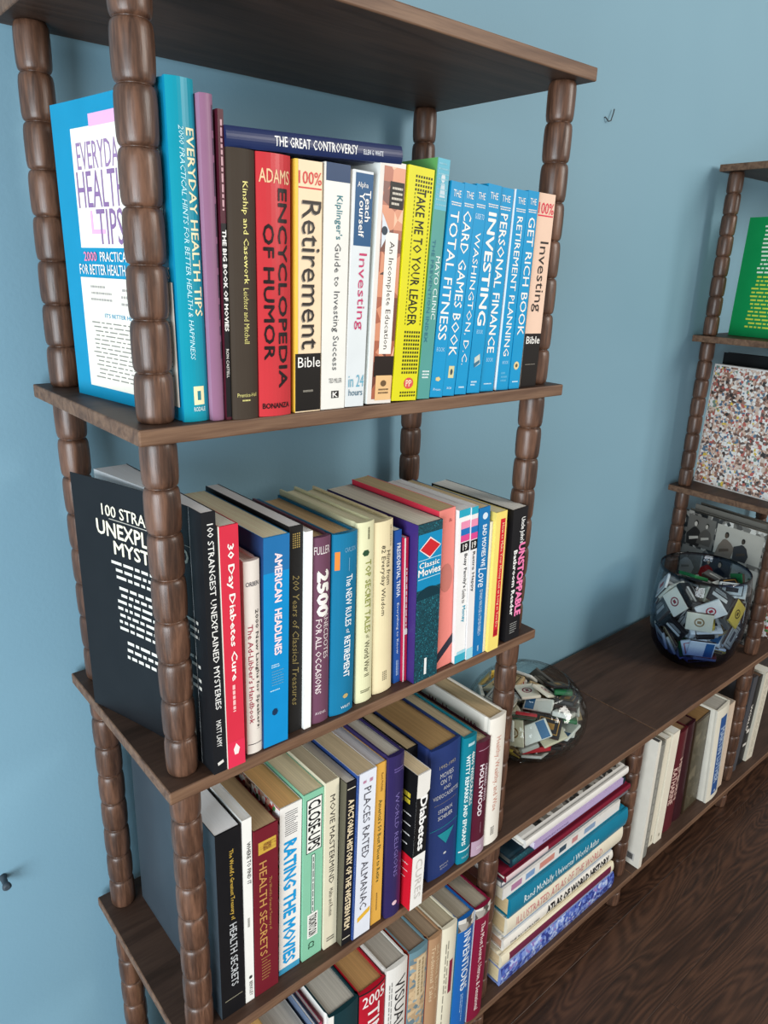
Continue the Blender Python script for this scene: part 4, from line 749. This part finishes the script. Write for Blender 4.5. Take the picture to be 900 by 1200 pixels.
# matchbooks: (size mm) (position 0.1 mm) (quaternion 0.001), settled by gravity
MB1 = [[52,41,6,-298,165,127,103,-855,-505,61],[52,41,6,590,-108,212,88,-277,26,957],[56,36,10,-251,-87,170,983,77,92,141],[52,41,6,-265,-498,214,180,-146,-161,-959],[52,41,6,505,20,231,685,93,-269,-671],[56,36,10,266,-485,229,870,-133,-189,-436],[48,43,8,-31,-725,493,22,194,-967,161],[56,36,10,-271,-166,267,23,103,-61,993],[52,41,6,321,-536,355,732,-225,52,640],[56,36,10,379,21,255,214,-248,927,-185],[56,36,10,-577,538,397,307,-175,351,-867],[48,43,8,-124,-488,359,88,-119,-988,-52],[52,41,6,408,-616,477,821,-114,-200,-522],[56,36,10,27,231,224,832,-129,199,501],[52,41,6,364,-57,386,158,-263,128,943],[56,36,10,364,331,337,975,-196,-94,-41],[48,43,8,85,470,326,115,140,-221,-958],[52,41,6,-326,-304,343,985,54,109,-120],[52,41,6,68,544,366,958,-221,-139,118],[52,41,6,26,-83,439,948,-1,-28,-316],[56,36,10,32,-202,522,27,401,916,2],[52,41,6,70,-790,591,737,-114,-115,-656],[52,41,6,-752,-213,361,366,97,-924,49],[52,41,6,-400,324,340,352,-865,-311,174],[52,41,6,-5,542,410,593,-255,59,762],[56,36,10,436,-577,556,639,-215,83,734],[48,43,8,-675,300,428,360,-849,-353,156],[52,41,6,767,-447,579,865,-68,-490,-80],[52,41,6,-153,866,481,462,-865,-194,-5],[52,41,6,-205,831,552,339,-762,453,314],[52,41,6,-168,-664,841,685,-53,-168,707],[48,43,8,329,90,562,124,818,-559,51],[56,36,10,-439,-643,560,471,-144,142,858],[52,41,6,708,379,551,194,401,895,38],[48,43,8,893,-230,558,303,-546,672,-398],[52,41,6,-79,784,552,462,-867,-186,1],[52,41,6,-125,742,612,329,-750,473,323],[52,41,6,-355,-386,551,864,-143,-143,-462],[52,41,6,687,4,664,430,-23,326,-841],[56,36,10,86,-454,738,601,-21,-191,-776],[52,41,6,-792,-133,463,161,908,-195,-333],[52,41,6,647,412,587,67,-823,532,-186],[52,41,6,-373,84,471,143,920,364,24],[52,41,6,139,112,671,43,943,-273,187],[52,41,6,657,440,654,330,166,-107,-923],[56,36,10,-533,-469,653,175,872,440,122],[52,41,6,114,-850,777,42,91,-125,-987],[52,41,6,-285,422,639,5,979,63,194],[48,43,8,208,-761,700,522,-146,52,839],[56,36,10,-64,-214,731,125,934,-286,175],[52,41,6,-131,334,595,144,-219,956,-129],[52,41,6,65,720,629,196,5,462,-865],[52,41,6,676,-532,817,898,-35,-157,410],[56,36,10,416,424,644,819,68,-185,-539],[56,36,10,494,-147,742,815,156,288,-478],[52,41,6,396,534,831,725,-124,27,-677],[52,41,6,-488,129,603,203,-157,-137,957],[48,43,8,158,504,752,726,-124,27,-676],[56,36,10,-547,55,652,79,-971,-115,-192],[52,41,6,609,-541,858,159,-303,939,-16],[52,41,6,297,493,796,673,28,124,728],[56,36,10,677,-208,754,536,19,326,-778],[52,41,6,-7,591,870,592,-140,-43,792],[52,41,6,-553,465,679,981,-142,-121,46],[52,41,6,-287,-810,841,108,-972,156,-139],[52,41,6,789,-68,969,56,-898,-387,203],[52,41,6,-596,581,698,906,-175,-65,381],[48,43,8,589,-531,926,99,-887,433,-126],[48,43,8,211,-743,948,457,118,175,864],[56,36,10,-234,727,890,520,79,-84,-846],[52,41,6,-703,405,786,948,-98,-161,-257],[52,41,6,-991,-48,958,457,518,579,433],[52,41,6,277,-95,977,903,174,29,392],[48,43,8,-677,1,688,78,612,763,193],[56,36,10,-134,-342,998,887,101,-88,-442],[52,41,6,449,813,584,332,-779,-351,-400],[52,41,6,-935,-190,915,493,465,623,391],[56,36,10,214,521,1024,12,-898,415,-144],[52,41,6,-23,29,870,740,128,-36,-659],[52,41,6,-673,-269,810,174,718,560,375],[52,41,6,-281,707,963,834,-86,-76,540],[56,36,10,-322,-199,858,75,-990,-55,-106],[52,41,6,470,525,883,747,-135,44,-650],[56,36,10,422,-554,1063,831,-142,47,-536],[56,36,10,-582,-671,953,820,359,-391,-211],[52,41,6,-834,-390,895,771,-14,-609,184],[56,36,10,181,-736,1058,191,-202,-62,-959],[56,36,10,588,510,940,39,-673,-726,136],[56,36,10,508,-568,1150,967,-67,134,208],[52,41,6,-888,37,835,618,488,-358,-502],[56,36,10,-364,158,941,839,-248,-58,481],[56,36,10,338,12,1083,913,173,34,367],[52,41,6,-188,345,1084,435,-29,29,900],[48,43,8,-277,-737,970,122,504,826,221],[56,36,10,221,644,1118,742,53,-135,-655],[52,41,6,-638,-382,1140,104,-443,-854,253],[56,36,10,-691,407,876,159,241,952,-103],[56,36,10,-771,41,1182,643,276,-705,-115],[52,41,6,-124,258,1152,22,789,-613,34],[56,36,10,-654,696,1025,566,712,383,159],[52,41,6,595,529,1117,43,935,134,-325],[52,41,6,-535,-396,1173,913,-88,257,305],[52,41,6,-96,927,1155,513,817,245,-95],[56,36,10,-523,232,1119,612,-73,-150,773],[52,41,6,2,31,1235,38,868,494,-15],[56,36,10,-76,-325,1132,101,507,850,95],[48,43,8,-192,601,1166,113,726,-655,176],[56,36,10,655,-347,1185,928,-92,165,321],[52,41,6,718,-171,1202,58,847,497,-180],[52,41,6,278,-184,1243,94,-961,-73,249],[56,36,10,-563,196,1207,626,-70,-151,762],[52,41,6,902,358,1001,277,478,350,756]]
MB2 = [[62,42,12,-65,-134,130,965,0,0,-263],[60,47,7,-562,318,415,826,416,331,190],[60,47,7,156,349,175,875,57,-106,468],[60,47,7,333,-129,234,944,-20,-5,328],[62,42,12,-151,77,342,150,946,-199,210],[54,48,9,-166,-372,273,437,35,75,896],[60,47,7,670,263,451,489,-343,802,-21],[60,47,7,132,494,299,75,-63,-159,982],[60,47,7,-136,-418,355,241,-75,-35,-967],[60,47,7,-600,519,579,528,-748,-316,247],[62,42,12,336,-205,332,508,-19,10,861],[60,47,7,245,448,380,172,-772,611,33],[54,48,9,765,-384,747,395,342,-523,-673],[60,47,7,-96,-529,486,764,-170,88,-616],[60,47,7,245,442,458,979,166,-77,-94],[60,47,7,-404,10,384,873,-214,-113,423],[62,42,12,439,-136,452,16,252,967,-15],[60,47,7,-94,810,643,22,-123,790,600],[60,47,7,-663,-520,703,715,-549,274,-335],[62,42,12,751,225,775,459,-623,583,-248],[60,47,7,-15,-557,536,234,-188,-33,-953],[54,48,9,-211,199,580,840,-145,214,478],[60,47,7,387,-10,541,22,756,654,-4],[60,47,7,-668,251,661,623,-42,526,-577],[60,47,7,278,-605,678,462,-31,-327,-824],[60,47,7,93,-253,628,267,-17,-28,-963],[60,47,7,456,-211,756,204,98,122,966],[60,47,7,182,-107,730,251,-143,-65,-955],[60,47,7,-488,-204,549,846,202,-267,-416],[54,48,9,-165,316,612,258,890,-375,-15],[60,47,7,295,498,793,561,-42,255,787],[62,42,12,96,434,686,251,50,254,933],[62,42,12,320,-621,943,927,-346,-137,-46],[60,47,7,-687,-375,708,588,648,-451,-177],[60,47,7,-321,429,907,245,823,500,-111],[60,47,7,210,502,732,254,776,-575,47],[60,47,7,-136,352,678,166,883,393,-198],[60,47,7,-294,-500,930,159,-759,627,-68],[60,47,7,-351,492,949,2,124,-955,269],[62,42,12,-492,-61,767,236,-323,914,66],[54,48,9,754,90,929,232,520,25,-822],[60,47,7,-234,-425,806,928,22,-187,322],[60,47,7,332,511,938,963,-222,132,78],[54,48,9,379,-201,920,43,0,-150,-988],[60,47,7,315,549,842,214,484,-836,144],[60,47,7,-270,-513,861,753,160,-67,-635],[60,47,7,354,158,988,91,-79,-860,-495],[60,47,7,367,598,965,252,937,-236,-53],[62,42,12,-844,110,1055,437,536,233,684],[60,47,7,-415,23,1032,99,193,310,-926],[62,42,12,384,-121,1005,150,988,42,0],[54,48,9,498,152,1196,86,-89,187,-975],[62,42,12,573,-318,1176,187,45,-140,971],[54,48,9,513,695,1214,689,634,-254,-243],[62,42,12,-316,564,1019,963,-268,-24,32],[60,47,7,-100,-477,1080,171,-537,826,-32],[62,42,12,749,-157,1348,131,625,-768,46],[60,47,7,-17,-882,980,301,343,630,-629],[62,42,12,-624,-148,1154,20,-499,565,657],[60,47,7,572,201,1501,635,681,231,283],[62,42,12,29,-50,1314,100,-962,-207,-148],[60,47,7,284,-495,1252,932,79,-104,338],[62,42,12,-725,529,1357,579,-2,-676,-456],[60,47,7,519,-697,1434,155,-222,668,-693],[60,47,7,-593,62,1447,491,-326,-372,-717],[60,47,7,-153,669,1079,32,-3,963,-268],[60,47,7,123,-233,1391,187,-935,297,-54],[54,48,9,-548,168,1418,827,-486,-94,-266],[60,47,7,-452,268,1388,494,867,-65,-22],[54,48,9,-400,-412,1071,410,-135,-127,893],[60,47,7,-299,291,1455,639,-322,376,588],[62,42,12,-518,-417,1140,344,185,-7,-920],[60,47,7,-898,165,1730,723,-326,-544,271],[60,47,7,125,324,1341,141,-188,819,-524],[60,47,7,610,-240,1526,925,-2,99,367],[60,47,7,-506,-511,1235,403,-136,-125,897],[60,47,7,-91,694,1232,201,635,724,-179],[60,47,7,917,174,1552,601,495,-494,-387],[60,47,7,-35,718,1140,20,-47,962,-268],[62,42,12,557,677,1667,635,-688,243,-254],[60,47,7,118,-425,1400,907,110,-162,373],[62,42,12,-452,-405,1370,953,14,-184,239],[62,42,12,61,488,1519,107,828,-511,201],[60,47,7,-83,-921,1599,263,283,587,-712],[60,47,7,620,710,1235,285,-667,-298,-621],[60,47,7,341,-462,1614,168,-892,-293,-299],[60,47,7,-233,-289,1626,577,-170,97,-793],[60,47,7,-827,-440,1423,352,-381,-610,599],[54,48,9,69,941,1504,493,-526,-472,-507],[60,47,7,-656,-579,1715,546,121,631,537],[60,47,7,-235,790,1526,403,462,634,-472],[60,47,7,381,690,1493,676,305,-612,276],[62,42,12,173,-600,1556,168,-892,-293,-300],[60,47,7,-164,460,1581,173,958,-175,149],[62,42,12,-75,-101,1817,683,-616,-109,377],[62,42,12,-176,-822,1558,613,-736,-187,-220],[60,47,7,448,543,1556,228,271,678,644],[62,42,12,-554,163,1791,207,-931,183,-237],[54,48,9,499,-802,1483,608,329,622,-368],[60,47,7,72,59,2014,179,486,-853,-74],[60,47,7,-302,491,1612,971,-188,-130,-75],[60,47,7,-106,651,1826,97,-946,-293,98],[62,42,12,-68,-255,1822,108,-377,683,-616],[62,42,12,-704,-33,1934,729,289,-189,591],[60,47,7,-310,-630,1646,508,262,-520,634],[60,47,7,-610,452,1855,310,508,-738,319],[54,48,9,743,-510,1977,631,58,703,-322],[54,48,9,-32,561,1879,745,128,50,653],[60,47,7,174,432,1893,250,-102,92,-958],[60,47,7,617,-68,1708,880,88,109,-453],[62,42,12,723,15,1940,127,-659,-739,-58],[60,47,7,-350,-597,1967,763,386,69,-514],[62,42,12,704,-1,1814,782,67,123,-607],[54,48,9,240,369,2019,167,569,-800,-94],[60,47,7,409,-403,1896,563,224,71,-792],[62,42,12,421,-542,1949,470,215,96,-851],[60,47,7,-501,726,1839,547,-102,-588,-587],[62,42,12,167,-639,2005,760,229,-253,-553]]
DES = [('white', '#eeebe4', '#b03444', 'disc'), ('white', '#ece9e4', '#3a3d48', 'bar'), ('cream', '#e6dcc0', '#8a6a3c', 'disc'), ('black', '#1b1b1e', '#d8d4cc', 'bar'), ('red', '#c2222e', '#f0dcd8', 'bar'),
       ('green', '#1b6b3c', '#cfe0d0', 'disc'), ('pale grey', '#c9c6c0', '#5a5a60', 'bar'), ('yellow', '#d8b850', '#5c4410', 'disc'), ('dark grey', '#5a5956', '#c8c4bc', 'bar'), ('white', '#f1efe9', '#6a6258', 'bar'),
       ('white', '#f0eee8', '#c02a30', 'frame'), ('tan', '#bfa47a', '#4c3a24', 'frame'), ('ivory', '#e9e2d0', '#8c2c3c', 'disc'), ('white', '#e8e6e0', '#20222a', 'frame'), ('black', '#222024', '#b8863c', 'frame'), ('white', '#ecebe6', '#2f6a9a', 'half'),
       ('cream', '#e4dcc8', '#3c4c44', 'bar'), ('grey', '#a9a6a0', '#4a4a50', 'frame')]
KIND = {'disc': 'a round emblem', 'bar': 'a printed bar', 'frame': 'a framed emblem', 'half': 'one blue half'}
mcache = {}
def matchbook_meshes(size, d):
    k = (size, d)
    if k in mcache: return mcache[k]
    nm, base, ink, sty = DES[d]; sx, sy, sz = (v / 1000 * .97 for v in size); hx, hy, hz = sx / 2, sy / 2, sz / 2
    V, F = boxVF(-hx, -hy, -hz, hx, hy, hz); me = bpy.data.meshes.new('matchbook'); me.from_pydata(V, [], F); me.materials.append(paper(base, .4)); bevel_me(me, min(hz * .6, .0022), 2)
    pv = []; pf = []
    def quad(x0, y0, x1, y1, z):
        b = len(pv); pv.extend([(x0, y0, z), (x1, y0, z), (x1, y1, z), (x0, y1, z)]); pf.append((b, b + 1, b + 2, b + 3))
    for s in (1, -1):
        z = s * (hz + .00012)
        if sty == 'bar':
            quad(-hx * .72, -hy * .30, hx * .62, hy * .12, z)
            for q in range(3): quad(-hx * .6, hy * (.3 + q * .15), hx * (.5 - q * .1), hy * (.36 + q * .15), z)
        elif sty == 'half': quad(hx * .25, -hy * .9, hx * .9, hy * .9, z)
        elif sty == 'frame':
            quad(-hx * .8, -hy * .75, hx * .8, -hy * .66, z); quad(-hx * .8, hy * .66, hx * .8, hy * .75, z); quad(-hx * .8, -hy * .66, -hx * .73, hy * .66, z); quad(hx * .73, -hy * .66, hx * .8, hy * .66, z); quad(-hx * .45, -hy * .3, hx * .45, hy * .3, z)
        else:
            n = 14; b = len(pv)
            for r in (.50, .36):
                pv.extend([(hy * r * math.cos(2 * PI * i / n), hy * r * math.sin(2 * PI * i / n), z) for i in range(n)])
            for i in range(n): pf.append((b + i, b + (i + 1) % n, b + n + (i + 1) % n, b + n + i))
            quad(-hy * .2, -hy * .16, hy * .2, hy * .16, z)
    pm = bpy.data.meshes.new('cover_print'); pm.from_pydata(pv, [], pf); pm.materials.append(paper(ink, .45))
    V, F = boxVF(-hx * .985, -hy - .0002, -hz * .62, hx * .985, -hy, hz * .62); sm = bpy.data.meshes.new('striker_strip'); sm.from_pydata(V, [], F); sm.materials.append(paper('#4a3530', .9))
    mcache[k] = (me, pm, sm); return mcache[k]
def heap(data, base, where, grp, order, maxz, rimr):
    rr = random.Random(order); seen = {}
    fwd = Vector((base[0] - CAM_LOC[0], base[1] - CAM_LOC[1], 0)).normalized(); rt = Vector((fwd.y, -fwd.x, 0))
    for n, q in enumerate(data):
        size = tuple(q[:3]); d = rr.randrange(len(DES)); p = Vector([v / 10000 for v in q[3:6]])
        me, pm, sm = matchbook_meshes(size, d)
        o = bpy.data.objects.new('matchbook', me); COL.objects.link(o)
        o.rotation_mode = 'QUATERNION'; o.location = (base[0] + p.x, base[1] + p.y, p.z); o.rotation_quaternion = Quaternion([v / 1000 for v in q[6:10]]).normalized()
        a = p.dot(rt); b = p.dot(fwd)
        hs = 'far left' if a < -.06 else 'left' if a < -.02 else 'far right' if a > .06 else 'right' if a > .02 else 'middle'
        ds = 'front' if b < -.03 else 'back' if b > .03 else 'centre'
        zs = 'heap top' if p.z > maxz * .78 else 'upper' if p.z > maxz * .5 else 'mid-height' if p.z > maxz * .25 else 'bottom'
        nz = abs((o.rotation_quaternion @ Vector((0, 0, 1))).z); po = 'flat' if nz > .85 else 'upright' if nz < .35 else 'tilted'
        lab = po + ' %s %s with %s, %s %s %s in %s' % (DES[d][0], 'matchbook' if size[2] < 9 else 'matchbox', KIND[DES[d][3]], zs, hs, ds, where)
        tag(o, lab, 'matchbook', grp); seen.setdefault(lab, []).append(o)
        for nm, m in (('cover_print', pm), ('striker_strip', sm)):
            c = bpy.data.objects.new(nm, m); COL.objects.link(c); c.parent = o
    for lab, L in seen.items():
        if len(L) > 1:
            L.sort(key=lambda q: -q.location.z)
            for i, q in enumerate(L): q['label'] = lab + (', highest one' if i == 0 else ', lowest one' if i == len(L) - 1 else ', middle one')
heap(MB1, B1, 'low bowl', 'matchbooks in the low glass bowl', 7, .125, .1)
heap(MB2, B2, 'tall vase', 'matchbooks in the tall glass vase', 23, .2, .1)

peg = lathe('wall_peg', [(.0045, 0), (.0055, .001), (.0042, .004), (.0036, .016), (.0052, .018), (.0058, .022), (.003, .024)], paper('#3f4a52', .5), N=20)
peg.rotation_euler = (PI / 2, 0, 0); peg.location = (-0.1141, WALL_Y, 0.1009)
tag(peg, 'small dark grey peg in the blue wall at the left edge of the picture', 'peg')
